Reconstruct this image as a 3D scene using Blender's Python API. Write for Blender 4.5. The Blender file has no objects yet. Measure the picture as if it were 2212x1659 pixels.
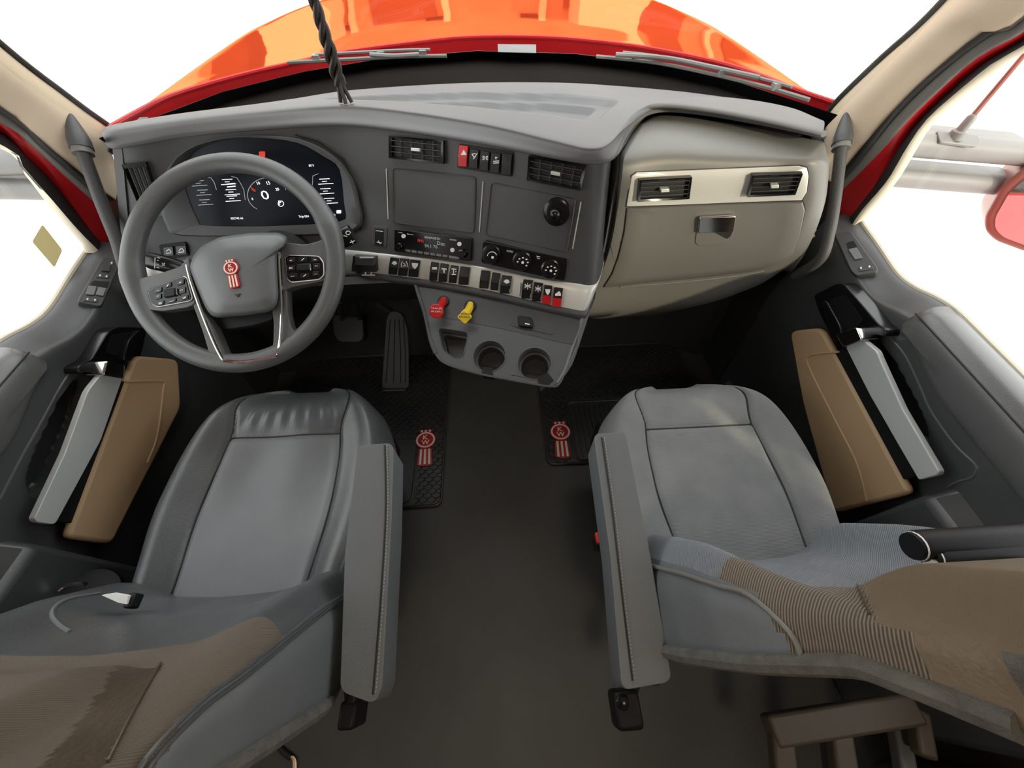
import bpy, bmesh, math, random
from mathutils import Vector as V, Matrix
from mathutils.bvhtree import BVHTree
from mathutils.geometry import tessellate_polygon
random.seed(4)
D = bpy.data
SC = bpy.context.scene
COL = SC.collection
R_ = math.radians

# ------------------------------------------------------------------ camera
W_, H_, F_ = 2212.0, 1659.0, 830.0
CAM = V((0.035, 0.0, 1.35))
PITCH, YAW, ROLL = R_(55.0), R_(2.3), R_(0.8)
AX_F = V((math.sin(YAW) * math.cos(PITCH), math.cos(YAW) * math.cos(PITCH), -math.sin(PITCH)))
_r0 = V((math.cos(YAW), -math.sin(YAW), 0)); _u0 = _r0.cross(AX_F)
AX_R = _r0 * math.cos(ROLL) - _u0 * math.sin(ROLL)
AX_U = _r0 * math.sin(ROLL) + _u0 * math.cos(ROLL)
cd = D.cameras.new('camera'); co = D.objects.new('camera', cd); COL.objects.link(co)
cd.sensor_width = 36.0; cd.lens = 36.0 * F_ / W_; cd.clip_start = 0.02; cd.clip_end = 400
co.matrix_world = Matrix(((AX_R.x, AX_U.x, -AX_F.x, CAM.x), (AX_R.y, AX_U.y, -AX_F.y, CAM.y),
                          (AX_R.z, AX_U.z, -AX_F.z, CAM.z), (0, 0, 0, 1)))
SC.camera = co

# ------------------------------------------------------------------ world, sun, exposure
wd = D.worlds.new('world'); SC.world = wd; wd.use_nodes = True
bg = wd.node_tree.nodes['Background']
bg.inputs[0].default_value = (0.97, 0.985, 1.0, 1); bg.inputs[1].default_value = 1.0
sl = D.lights.new('sun', 'SUN'); sl.energy = 0.9; sl.angle = R_(2.0); sl.color = (1.0, 0.84, 0.6)
so = D.objects.new('sun', sl); COL.objects.link(so)
so.rotation_euler = V((-0.48, 0.66, -0.30)).to_track_quat('-Z', 'Y').to_euler()
SC.view_settings.view_transform = 'Standard'; SC.view_settings.look = 'None'
SC.view_settings.gamma = 1.0; SC.view_settings.use_curve_mapping = False
SC.view_settings.exposure = 1.85

# ------------------------------------------------------------------ pixel -> place helpers
def ray(px, py):
    return AX_F + AX_R * ((px - W_ / 2) / F_) + AX_U * ((H_ / 2 - py) / F_)
def Q(px, py, x=None, y=None, z=None):
    r = ray(px, py)
    t = (x - CAM.x) / r.x if x is not None else (y - CAM.y) / r.y if y is not None else (z - CAM.z) / r.z
    return CAM + r * t
class Plane:
    def __init__(s, p, n): s.p = V(p); s.n = V(n).normalized()
    def hit(s, px, py):
        r = ray(px, py); t = (s.p - CAM).dot(s.n) / r.dot(s.n)
        n = s.n if s.n.dot(r) < 0 else -s.n
        return CAM + r * t, n
class Surf:
    def __init__(s, vs, fs): s.b = BVHTree.FromPolygons([tuple(v) for v in vs], [tuple(f) for f in fs])
    def hit(s, px, py):
        r = ray(px, py).normalized()
        loc, n, i, d = s.b.ray_cast(CAM, r)
        if loc is None:
            loc, n, i, d = s.b.find_nearest(CAM + r * 0.9)
        if n.dot(r) > 0: n = -n
        return loc, n

# ------------------------------------------------------------------ materials
MATS = {}
PLN = {}      # top plane of every plate, by object name
def mat(name, col, rough=0.5, metal=0.0, bump=None, vary=None, spec=0.5, coat=0.0, emit=None, weave=None, sheen=0.0, edge=None):
    m = D.materials.new(name); m.use_nodes = True; MATS[name] = m
    nt = m.node_tree; N = nt.nodes; L = nt.links; b = N['Principled BSDF']
    b.inputs['Base Color'].default_value = (*col, 1); b.inputs['Roughness'].default_value = rough
    b.inputs['Metallic'].default_value = metal; b.inputs['Specular IOR Level'].default_value = spec
    b.inputs['Coat Weight'].default_value = coat; b.inputs['Coat Roughness'].default_value = 0.04
    b.inputs['Sheen Weight'].default_value = sheen
    if edge: b.inputs['Specular Tint'].default_value = (*edge, 1)
    if emit:
        b.inputs['Emission Color'].default_value = (*emit[0], 1); b.inputs['Emission Strength'].default_value = emit[1]
    tc = None
    if bump or vary or weave:
        tc = N.new('ShaderNodeTexCoord')
    hgt = None
    if weave:                      # ribbed cloth: (scale, strength, rotation, dark, distort)
        mp = N.new('ShaderNodeMapping'); L.new(tc.outputs['Object'], mp.inputs['Vector'])
        mp.inputs['Rotation'].default_value = weave[2]
        wv = N.new('ShaderNodeTexWave'); wv.inputs['Scale'].default_value = weave[0]
        wv.inputs['Distortion'].default_value = weave[4]; wv.inputs['Detail'].default_value = 2; wv.inputs['Detail Scale'].default_value = 6
        L.new(mp.outputs[0], wv.inputs['Vector'])
        mx = N.new('ShaderNodeMix'); mx.data_type = 'RGBA'
        mx.inputs['A'].default_value = (col[0] * weave[3], col[1] * weave[3], col[2] * weave[3], 1)
        mx.inputs['B'].default_value = (*col, 1)
        L.new(wv.outputs['Fac'], mx.inputs['Factor']); L.new(mx.outputs['Result'], b.inputs['Base Color'])
        bp = N.new('ShaderNodeBump'); bp.inputs['Strength'].default_value = weave[1]; bp.inputs['Distance'].default_value = 0.002
        L.new(wv.outputs['Fac'], bp.inputs['Height']); L.new(bp.outputs[0], b.inputs['Normal']); hgt = bp
    if vary:                       # (scale, second colour, contrast)
        nz = N.new('ShaderNodeTexNoise'); nz.inputs['Scale'].default_value = vary[0]; nz.inputs['Detail'].default_value = 5
        L.new(tc.outputs['Object'], nz.inputs['Vector'])
        rp = N.new('ShaderNodeValToRGB'); rp.color_ramp.elements[0].position = 0.5 - vary[2]; rp.color_ramp.elements[1].position = 0.5 + vary[2]
        rp.color_ramp.elements[0].color = (*col, 1); rp.color_ramp.elements[1].color = (*vary[1], 1)
        L.new(nz.outputs['Fac'], rp.inputs['Fac'])
        if weave:
            mm = N.new('ShaderNodeMix'); mm.data_type = 'RGBA'; mm.blend_type = 'MIX'; mm.inputs['Factor'].default_value = 0.45
            L.new(mx.outputs['Result'], mm.inputs['A']); L.new(rp.outputs['Color'], mm.inputs['B'])
            L.new(mm.outputs['Result'], b.inputs['Base Color'])
        else:
            L.new(rp.outputs['Color'], b.inputs['Base Color'])
    if bump:                       # (scale, strength)
        nz = N.new('ShaderNodeTexNoise'); nz.inputs['Scale'].default_value = bump[0]; nz.inputs['Detail'].default_value = 3
        L.new(tc.outputs['Object'], nz.inputs['Vector'])
        bp = N.new('ShaderNodeBump'); bp.inputs['Strength'].default_value = bump[1]; bp.inputs['Distance'].default_value = 0.002
        L.new(nz.outputs['Fac'], bp.inputs['Height'])
        if hgt: L.new(hgt.outputs[0], bp.inputs['Normal'])
        L.new(bp.outputs[0], b.inputs['Normal'])
    return m
mat('dash_grey', (0.132, 0.132, 0.137), 0.55, bump=(700, .12), vary=(3, (0.146, 0.146, 0.150), .2))
mat('dash_face', (0.058, 0.060, 0.062), 0.5, bump=(700, .12))
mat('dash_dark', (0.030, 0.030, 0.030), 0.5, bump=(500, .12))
mat('glove_grey', (0.132, 0.130, 0.118), 0.45, bump=(700, .10))
mat('black', (0.008, 0.008, 0.009), 0.5, spec=.25)
mat('trough', (0.010, 0.008, 0.007), 0.95, spec=.05)
mat('gloss_black', (0.006, 0.006, 0.007), 0.22, spec=.4)
mat('screen', (0.006, 0.007, 0.010), 0.3, vary=(9, (0.010, 0.013, 0.022), .2), spec=.12)
mat('switch', (0.010, 0.010, 0.011), 0.28)
mat('silver', (0.58, 0.58, 0.55), 0.32, metal=0.55)
mat('satin', (0.62, 0.62, 0.58), 0.38, metal=0.25, bump=(900, .03))
mat('grip', (0.55, 0.58, 0.57), 0.38, metal=0.2, bump=(900, .03))
mat('chrome', (0.8, 0.8, 0.8), 0.12, metal=1.0)
mat('icon', (0.85, 0.85, 0.85), 0.5)
mat('lit', (0.8, 0.82, 0.85), 0.5, emit=((0.9, 0.93, 1.0), 0.30))
mat('lit_dim', (0.3, 0.32, 0.34), 0.5, emit=((0.7, 0.78, 0.9), 0.06))
mat('lit_red', (0.5, 0.03, 0.02), 0.5, emit=((1.0, 0.05, 0.03), 0.10))
mat('blue_mark', (0.1, 0.15, 0.7), 0.5)
mat('red', (0.55, 0.015, 0.018), 0.35)
mat('emblem_red', (0.42, 0.012, 0.020), 0.3)
mat('emblem_cream', (0.75, 0.68, 0.55), 0.4)
mat('white', (0.8, 0.79, 0.76), 0.45)
mat('yellow', (0.80, 0.55, 0.03), 0.4)
mat('beige', (0.70, 0.57, 0.43), 0.6, bump=(500, .1), vary=(2, (0.73, 0.60, 0.45), .2))
mat('cream', (0.60, 0.55, 0.43), 0.55)
mat('tan', (0.45, 0.305, 0.170), 0.55, bump=(500, .12), vary=(4, (0.48, 0.33, 0.19), .2))
mat('door_char', (0.054, 0.057, 0.060), 0.36, spec=.6, bump=(600, .14))
mat('door_pad', (0.105, 0.107, 0.108), 0.34, spec=.7, bump=(450, .18))
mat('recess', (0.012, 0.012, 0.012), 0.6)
mat('seal', (0.015, 0.014, 0.013), 0.6)
mat('seal_grey', (0.16, 0.155, 0.14), 0.5)
mat('body_red', (0.45, 0.006, 0.010), 0.35, spec=.3)
mat('rubber', (0.046, 0.045, 0.042), 0.55, bump=(60, .25), vary=(5, (0.064, 0.062, 0.056), .25))
mat('mat_rubber', (0.030, 0.030, 0.030), 0.42, bump=(300, .1))
mat('leather', (0.064, 0.068, 0.072), 0.30, bump=(260, .22), vary=(9, (0.086, 0.090, 0.094), .22))
mat('leather_perf', (0.115, 0.121, 0.130), 0.40, bump=(420, .3), vary=(7, (0.140, 0.146, 0.155), .2))
mat('leather_brown', (0.060, 0.045, 0.030), 0.40, bump=(160, .4), vary=(14, (0.085, 0.064, 0.044), .2))
mat('arm_leather', (0.130, 0.142, 0.150), 0.45, bump=(350, .2))
mat('cloth', (0.165, 0.172, 0.175), 0.85, weave=(115, .35, (0, 0, R_(90)), 0.72, 1.2), vary=(16, (0.23, 0.235, 0.235), .16), sheen=.2)
mat('cloth_rib', (0.20, 0.225, 0.25), 0.85, weave=(120, .6, (R_(20), R_(40), R_(25)), 0.55, 0.3), sheen=.2)
mat('cloth_weave', (0.27, 0.22, 0.165), 0.85, weave=(100, .8, (R_(25), R_(45), R_(35)), 0.22, 0.3), sheen=.1)
mat('cloth_fine', (0.135, 0.112, 0.085), 0.7, weave=(130, .4, (R_(10), R_(30), R_(50)), 0.7, 0.3), bump=(300, .2))
mat('cloth_tan', (0.150, 0.112, 0.074), 0.5, bump=(260, .35), vary=(10, (0.175, 0.132, 0.088), .2))
mat('carpet', (0.085, 0.082, 0.074), 0.95, bump=(500, .9), vary=(60, (0.14, 0.135, 0.12), .2))
mat('stitch', (0.26, 0.27, 0.27), 0.7)
mat('seam', (0.014, 0.014, 0.014), 0.7)
mat('liner', (0.46, 0.40, 0.31), 0.8, bump=(300, .2))
mat('wood_brown', (0.055, 0.040, 0.028), 0.6, bump=(200, .1))
mat('bracket_tan', (0.075, 0.058, 0.038), 0.55, bump=(300, .15))
mat('wheel', (0.080, 0.083, 0.084), 0.42, bump=(500, .18))
mat('hub', (0.105, 0.112, 0.115), 0.42, bump=(500, .14))
mat('rope', (0.022, 0.017, 0.013), 0.6, bump=(300, .3))
mat('ground', (0.80, 0.79, 0.76), 0.9)
mat('arm_grey', (0.19, 0.19, 0.185), 0.45)
mat('mirror_shell', (0.26, 0.085, 0.065), 0.35)
mat('mirror_glass', (0.9, 0.9, 0.9), 0.02, metal=1.0)
mat('cable', (0.02, 0.02, 0.02), 0.5)
mat('copper', (0.75, 0.52, 0.35), 0.3, metal=.8)
mat('facade', (0.36, 0.27, 0.20), 0.7, vary=(.4, (0.46, 0.35, 0.26), .2))
mat('dock_brown', (0.16, 0.08, 0.05), 0.6)
mat('pedal', (0.055, 0.055, 0.054), 0.6, bump=(250, .4))
mat('lamp', (0.9, 0.85, 0.75), 0.5, emit=((1.0, 0.86, 0.66), 4.0))
def glassmat(name, tint):
    m = D.materials.new(name); m.use_nodes = True; MATS[name] = m; nt = m.node_tree; N = nt.nodes; L = nt.links
    N.remove(N['Principled BSDF']); o = N['Material Output']
    t = N.new('ShaderNodeBsdfTransparent'); t.inputs[0].default_value = (*tint, 1)
    g = N.new('ShaderNodeBsdfGlossy'); g.inputs['Roughness'].default_value = 0.02
    x = N.new('ShaderNodeMixShader'); x.inputs[0].default_value = 0.04
    L.new(t.outputs[0], x.inputs[1]); L.new(g.outputs[0], x.inputs[2]); L.new(x.outputs[0], o.inputs['Surface'])
glassmat('glass', (0.97, 0.98, 0.97))
def paintmat(name, base, flake, fac, rough):
    m = D.materials.new(name); m.use_nodes = True; MATS[name] = m; nt = m.node_tree; N = nt.nodes; L = nt.links
    N.remove(N['Principled BSDF']); o = N['Material Output']
    d = N.new('ShaderNodeBsdfDiffuse'); d.inputs[0].default_value = (*base, 1)
    g = N.new('ShaderNodeBsdfGlossy'); g.inputs['Roughness'].default_value = rough; g.inputs[0].default_value = (*flake, 1)
    tc = N.new('ShaderNodeTexCoord'); nz = N.new('ShaderNodeTexNoise'); nz.inputs['Scale'].default_value = 1.6; L.new(tc.outputs['Object'], nz.inputs['Vector'])
    bp = N.new('ShaderNodeBump'); bp.inputs['Strength'].default_value = .25; bp.inputs['Distance'].default_value = .02
    L.new(nz.outputs['Fac'], bp.inputs['Height']); L.new(bp.outputs[0], g.inputs['Normal'])
    x = N.new('ShaderNodeMixShader'); x.inputs[0].default_value = fac
    L.new(d.outputs[0], x.inputs[1]); L.new(g.outputs[0], x.inputs[2]); L.new(x.outputs[0], o.inputs['Surface'])
paintmat('hood_red', (0.50, 0.035, 0.012), (0.95, 0.29, 0.115), 0.66, 0.05)
def papermat(name, col):
    m = D.materials.new(name); m.use_nodes = True; MATS[name] = m; nt = m.node_tree; N = nt.nodes; L = nt.links
    N.remove(N['Principled BSDF']); o = N['Material Output']
    d = N.new('ShaderNodeBsdfDiffuse'); d.inputs[0].default_value = (*col, 1)
    g = N.new('ShaderNodeBsdfTranslucent'); g.inputs[0].default_value = (*col, 1)
    x = N.new('ShaderNodeMixShader'); x.inputs[0].default_value = .55
    L.new(d.outputs[0], x.inputs[1]); L.new(g.outputs[0], x.inputs[2]); L.new(x.outputs[0], o.inputs['Surface'])
papermat('sticker', (0.62, 0.57, 0.38))

# ------------------------------------------------------------------ object helpers
def props(o, label=None, cat=None, group=None, kind=None):
    for k, v in (('label', label), ('category', cat), ('group', group), ('kind', kind)):
        if v: o[k] = v
    return o
def thing(name, loc, label, cat, group=None, kind=None):
    o = D.objects.new(name, None); COL.objects.link(o); o.location = loc; o.empty_display_size = .05
    return props(o, label, cat, group, kind)
def base_of(p):
    t = V((0, 0, 0))
    while p is not None:
        t = t + p.location; p = p.parent
    return t
def obj(name, vs, fs, m, parent=None, smooth=True, angle=40, bevel=0, mats=None, mi=None, seg=2, kind=None, label=None):
    me = D.meshes.new(name); me.from_pydata([tuple(v) for v in vs], [], [tuple(f) for f in fs]); me.validate()
    for k in ([m] if mats is None else mats): me.materials.append(MATS[k])
    if mi: me.polygons.foreach_set('material_index', mi)
    bm = bmesh.new(); bm.from_mesh(me); bmesh.ops.recalc_face_normals(bm, faces=bm.faces); bm.to_mesh(me); bm.free()
    if smooth:
        me.polygons.foreach_set('use_smooth', [True] * len(me.polygons)); me.set_sharp_from_angle(angle=R_(angle))
    me.update()
    o = D.objects.new(name, me); COL.objects.link(o)
    if parent is not None:
        o.parent = parent; o.location = -base_of(parent)
    if bevel:
        b = o.modifiers.new('b', 'BEVEL'); b.width = bevel; b.segments = seg; b.limit_method = 'ANGLE'; b.angle_limit = R_(35)
    if kind: o['kind'] = kind
    if label: o['label'] = label
    return o
def dup(o, name, shift, parent):
    c = o.copy(); c.name = name; COL.objects.link(c); c.parent = parent; c.location = V(shift) - base_of(parent)
    return c
def cr(p0, p1, p2, p3, t):
    return 0.5 * ((2 * p1) + (p2 - p0) * t + (2 * p0 - 5 * p1 + 4 * p2 - p3) * t * t + (3 * p1 - p0 - 3 * p2 + p3) * t ** 3)
def spl(pts, n, closed=False):
    """Catmull-Rom resample, n steps per span"""
    P = [V(p) for p in pts]; out = []; m = len(P)
    for i in range(m if closed else m - 1):
        if closed: a, b, c, d = P[i - 1], P[i], P[(i + 1) % m], P[(i + 2) % m]
        else: a, b, c, d = P[max(i - 1, 0)], P[i], P[i + 1], P[min(i + 2, m - 1)]
        for k in range(n): out.append(cr(a, b, c, d, k / n))
    if not closed: out.append(P[-1])
    return out
def grid(rows, cu=False, cv=False, cap0=False, cap1=False):
    """rows[v][u] -> verts, faces; cu: close along u"""
    nv, nu = len(rows), len(rows[0]); vs = [p for r in rows for p in r]; fs = []
    for j in range(nv if cv else nv - 1):
        j2 = (j + 1) % nv
        for i in range(nu if cu else nu - 1):
            i2 = (i + 1) % nu
            fs.append((j * nu + i, j * nu + i2, j2 * nu + i2, j2 * nu + i))
    if cap0: fs.append(tuple(range(nu)))
    if cap1: fs.append(tuple((nv - 1) * nu + i for i in range(nu - 1, -1, -1)))
    return vs, fs
def loft(cols, nc=4, nr=1):
    """cols[c] = list of control points down the column; resample smoothly both ways; returns rows"""
    if nr > 1: cols = [spl(c, nr) for c in cols]
    rows = []
    for r in range(len(cols[0])): rows.append(spl([c[r] for c in cols], nc))
    return rows
def merge(*parts):
    vs, fs = [], []
    for a, b in parts:
        k = len(vs); vs += list(a); fs += [tuple(i + k for i in f) for f in b]
    return vs, fs
def frame_on(n, hint):
    n = V(n).normalized(); h = V(hint); x = (h - n * h.dot(n)).normalized(); return x, n.cross(x), n
def tube(path, rad, seg=10, closed=False, caps=True, flat=1.0, up=None):
    P = [V(p) for p in path]; n = len(P); rows = []; prev = None
    for i, p in enumerate(P):
        a = P[i - 1] if (i > 0 or closed) else P[i]; b = P[(i + 1) % n] if (i < n - 1 or closed) else P[i]
        t = (b - a).normalized()
        if up is not None: ref = V(up)
        elif prev is None: ref = V((0, 0, 1)) if abs(t.z) < .9 else V((1, 0, 0))
        else: ref = prev
        s = (ref - t * ref.dot(t)).normalized(); prev = s; c = t.cross(s)
        r = rad(i / max(n - 1, 1)) if callable(rad) else rad
        rows.append([p + s * (math.cos(k * 2 * math.pi / seg) * r * flat) + c * (math.sin(k * 2 * math.pi / seg) * r) for k in range(seg)])
    return grid(rows, cu=True, cv=closed, cap0=caps and not closed, cap1=caps and not closed)
def lathe(c, ax, prof, seg=24, hint=(1, 0, 0.01)):
    x, y, n = frame_on(ax, hint); c = V(c); rows = []
    for r, h in prof:
        rows.append([c + n * h + (x * math.cos(k * 2 * math.pi / seg) + y * math.sin(k * 2 * math.pi / seg)) * max(r, 1e-5) for k in range(seg)])
    return grid(rows, cu=True, cap0=prof[0][0] > 1e-4, cap1=prof[-1][0] > 1e-4)
def prism(outline, vec, top=None):
    A = [V(p) for p in outline]; v = V(vec); B = [V(p) + v for p in (top or A)]; n = len(A)
    return A + B, [tuple(range(n - 1, -1, -1)), tuple(range(n, 2 * n))] + [(i, (i + 1) % n, n + (i + 1) % n, n + i) for i in range(n)]
def box(c, sx, sy, sz, rot=None):
    c = V(c); vs = []
    for dx in (-1, 1):
        for dy in (-1, 1):
            for dz in (-1, 1):
                p = V((dx * sx / 2, dy * sy / 2, dz * sz / 2))
                if rot is not None: p = rot @ p
                vs.append(c + p)
    return vs, [(0, 1, 3, 2), (4, 6, 7, 5), (0, 4, 5, 1), (2, 3, 7, 6), (0, 2, 6, 4), (1, 5, 7, 3)]
def rnd(pts, r, n=4):
    """round the corners of a 2D or 3D polygon"""
    P = [V(p) for p in pts]; out = []; m = len(P)
    for i in range(m):
        a, b, c = P[i - 1], P[i], P[(i + 1) % m]
        u, v = a - b, c - b; k = min(r, u.length * .49, v.length * .49)
        s, e = b + u.normalized() * k, b + v.normalized() * k
        for q in range(n + 1):
            t = q / n; out.append(s * (1 - t) ** 2 + b * 2 * t * (1 - t) + e * t * t)
    return out
def rect(x0, y0, x1, y1): return [(x0, y0), (x1, y0), (x1, y1), (x0, y1)]
def ctr(pts): return sum((V(p) for p in pts), V([0] * len(pts[0]))) / len(pts)
def plate(name, px, surf, h, m, parent, r=0, bevel=0.0, h0=-0.0015, smooth=True, taper=1.0, **kw):
    """a solid plate whose outline is given in photo pixels, lying on a surface"""
    o2 = rnd([(a[0], a[1]) for a in px], r) if r else [V((a[0], a[1])) for a in px]
    hits = [surf.hit(p.x, p.y) for p in o2]
    n = sum((b for a, b in hits), V((0, 0, 0))).normalized()
    P = [a for a, b in hits]; c = ctr(P)
    if isinstance(surf, Surf):
        c2 = ctr(o2); ins = [surf.hit(*c2)[0]] + [surf.hit(*c2.lerp(q, .6))[0] for q in o2[::2]] + P
        dev = max((q - c).dot(n) for q in ins); low = min((q - c).dot(n) for q in ins)
        pl = Plane(c + n * dev, n); P = [pl.hit(q.x, q.y)[0] for q in o2]; c = ctr(P); h0 = h0 - (dev - low)
    A = [p + n * h0 for p in P]; B = [c + (p - c) * taper + n * h for p in P]; k = len(A)
    vs = A + B
    fs = [tuple(range(k - 1, -1, -1)), tuple(range(k, 2 * k))] + [(i, (i + 1) % k, k + (i + 1) % k, k + i) for i in range(k)]
    ob = obj(name, vs, fs, m, parent, smooth, bevel=bevel, **kw)
    PLN[ob.name] = Plane(c + n * h, n)
    return ob
def patch(name, quad, surf, h, m, parent, nu=10, nv=6, h0=-0.001, **kw):
    """a sheet that follows a surface between four pixel corners (TL, TR, BR, BL)"""
    a, b, c, d = [V((p[0], p[1])) for p in quad]; top, bot = [], []
    for j in range(nv + 1):
        t = j / nv; rt, rb = [], []
        for i in range(nu + 1):
            s = i / nu; p = (a * (1 - s) + b * s) * (1 - t) + (d * (1 - s) + c * s) * t
            l, n = surf.hit(p.x, p.y); rt.append(l + n * h); rb.append(l + n * h0)
        top.append(rt); bot.append(rb)
    vs, fs = shell(top, bot)
    return obj(name, vs, fs, m, parent, **kw)
def shell(top, bot):
    nv, nu = len(top), len(top[0]); v1, f1 = grid(top); k = len(v1); v2, f2 = grid(bot)
    fs = f1 + [tuple(i + k for i in reversed(f)) for f in f2]
    rim = [i for i in range(nu)] + [j * nu + nu - 1 for j in range(1, nv)] + [(nv - 1) * nu + i for i in range(nu - 2, -1, -1)] + [j * nu for j in range(nv - 2, 0, -1)]
    for a, b in zip(rim, rim[1:] + rim[:1]): fs.append((b, a, a + k, b + k))
    return v1 + v2, fs
def ring(name, outer, inner, surf, ho, hi, m, parent, **kw):
    """bezel: outer outline raised ho, inner outline raised hi (same number of points)"""
    O = [surf.hit(*p) for p in outer]; I = [surf.hit(*p) for p in inner]
    n = sum((b for a, b in O), V((0, 0, 0))).normalized()
    rows = [[a - n * .002 for a, b in O], [a + n * ho for a, b in O], [a + n * hi for a, b in I], [a - n * .002 for a, b in I]]
    vs, fs = grid(rows, cu=True, cv=True)
    return obj(name, vs, fs, m, parent, **kw)
def text_mesh(s, bold=0.0):
    c = D.curves.new('t', 'FONT'); c.body = s; c.extrude = 0.02; c.offset = bold; c.resolution_u = 2; c.align_x = 'LEFT'
    o = D.objects.new('t', c); COL.objects.link(o); bpy.context.view_layer.update()
    me = D.meshes.new_from_object(o.evaluated_get(bpy.context.evaluated_depsgraph_get()))
    vs = [v.co.copy() for v in me.vertices]; fs = [tuple(p.vertices) for p in me.polygons]
    D.objects.remove(o); D.curves.remove(c); D.meshes.remove(me)
    return vs, fs
def text(name, s, pl, pr, surf, m, parent, h=0.0012, hf=None):
    """lettering whose baseline runs between two photo pixels on a surface"""
    vs, fs = text_mesh(s)
    if not vs: return
    x0 = min(v.x for v in vs); x1 = max(v.x for v in vs)
    (a, n), (b, n2) = surf.hit(*pl), surf.hit(*pr); n = (n + n2).normalized()
    k = (b - a).length / max(x1 - x0, 1e-4); ex = (b - a).normalized(); ey = n.cross(ex)
    if ey.dot(AX_U) < 0: ey = -ey
    ky = k if hf is None else hf
    P = [a + ex * ((v.x - x0) * k) + ey * (v.y * ky) + n * (h + v.z * 0.01) for v in vs]
    return obj(name, P, fs, m, parent, smooth=False)
def dashes(name, segs, surf, w, m, parent, h=0.0012):
    """short printed strokes between pixel pairs, one mark made of them"""
    parts = []
    for p, q in segs:
        (a, n), (b, n2) = surf.hit(*p), surf.hit(*q); e = (b - a).normalized(); s = n.cross(e).normalized() * (w / 2)
        parts.append(prism([a - s, b - s, b + s, a + s], n * h))
    vs, fs = merge(*parts)
    return obj(name, vs, fs, m, parent, smooth=False)
def disc(px, py, rx, ry=None, n=20, a=0):
    ry = ry or rx
    return [(px + rx * math.cos(k * 2 * math.pi / n) * math.cos(a) - ry * math.sin(k * 2 * math.pi / n) * math.sin(a),
             py + rx * math.cos(k * 2 * math.pi / n) * math.sin(a) + ry * math.sin(k * 2 * math.pi / n) * math.cos(a)) for k in range(n)]

# ================================================================== STRUCTURE
def resamp(P, n):
    P = [V(p) for p in P]; L = [0]
    for a, b in zip(P, P[1:]): L.append(L[-1] + (b - a).length)
    out = []; j = 0
    for k in range(n):
        t = L[-1] * k / (n - 1)
        while j < len(L) - 2 and L[j + 1] < t: j += 1
        s = (t - L[j]) / max(L[j + 1] - L[j], 1e-9); out.append(P[j].lerp(P[j + 1], s))
    return out
def sm(t): t = max(0.0, min(1.0, t)); return t * t * (3 - 2 * t)

gv, gf = prism([(-60, -60, -1.7), (60, -60, -1.7), (60, 60, -1.7), (-60, 60, -1.7)], (0, 0, .1))
props(obj('ground', gv, gf, 'ground', smooth=False), 'bright pale concrete yard around the truck', kind='structure')
v, f = box((0, -.35, -.03), 2.06, 3.1, .06)
floor = props(obj('floor', v, f, 'rubber', smooth=False), 'black rubber cab floor between the seats', kind='structure')
# toe board and firewall, following the foot of the windscreen
def y_base(x):
    T = [(0, 1.655), (.31, 1.60), (.53, 1.495), (.71, 1.35), (.83, 1.17), (.90, 1.06), (1.0, .95)]
    x = abs(x)
    for (a, b), (c, d) in zip(T, T[1:]):
        if x <= c: return b + (d - b) * (x - a) / (c - a)
    return T[-1][1]
rows = []
for i in range(-12, 13):
    x = i * .98 / 12; k = min(0.0, y_base(min(abs(x), .88)) - 1.44); z1 = .912 if abs(x) < .89 else .74
    rows.append([(x, 1.17 + k * .3, -.03), (x, 1.20 + k * .4, .04), (x, 1.36 + k * .8, .30), (x, 1.42 + k, .60), (x, 1.42 + k, z1), (x, 1.45 + k, z1), (x, 1.47 + k * .5, -.03)])
v, f = grid(rows, cu=True, cap0=True, cap1=True)
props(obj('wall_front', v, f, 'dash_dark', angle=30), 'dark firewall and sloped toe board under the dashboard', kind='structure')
v, f = box((0, -1.92, 1.03), 2.1, .04, 2.14)
props(obj('wall_back', v, f, 'liner', smooth=False), 'beige sleeper back wall', kind='structure')
v, f = box((0, -.57, 2.12), 2.12, 2.74, .05)
ceil = props(obj('ceiling', v, f, 'liner', smooth=False), 'beige headliner of the cab', kind='structure')
# header above the windscreen
rows = [[(x, .86 - .10 * (x / .9) ** 2, 1.60), (x, .80 - .10 * (x / .9) ** 2, 1.62), (x, .74 - .08 * (x / .9) ** 2, 1.80), (x, .74, 2.1), (x, .80, 2.1), (x, .84 - .08 * (x / .9) ** 2, 1.80)] for x in [i * .1025 for i in range(-10, 11)]]
v, f = grid(rows, cu=True, cap0=True, cap1=True)
props(obj('trim_3', v, f, 'liner'), 'beige header panel above the windscreen', kind='structure')

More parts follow.
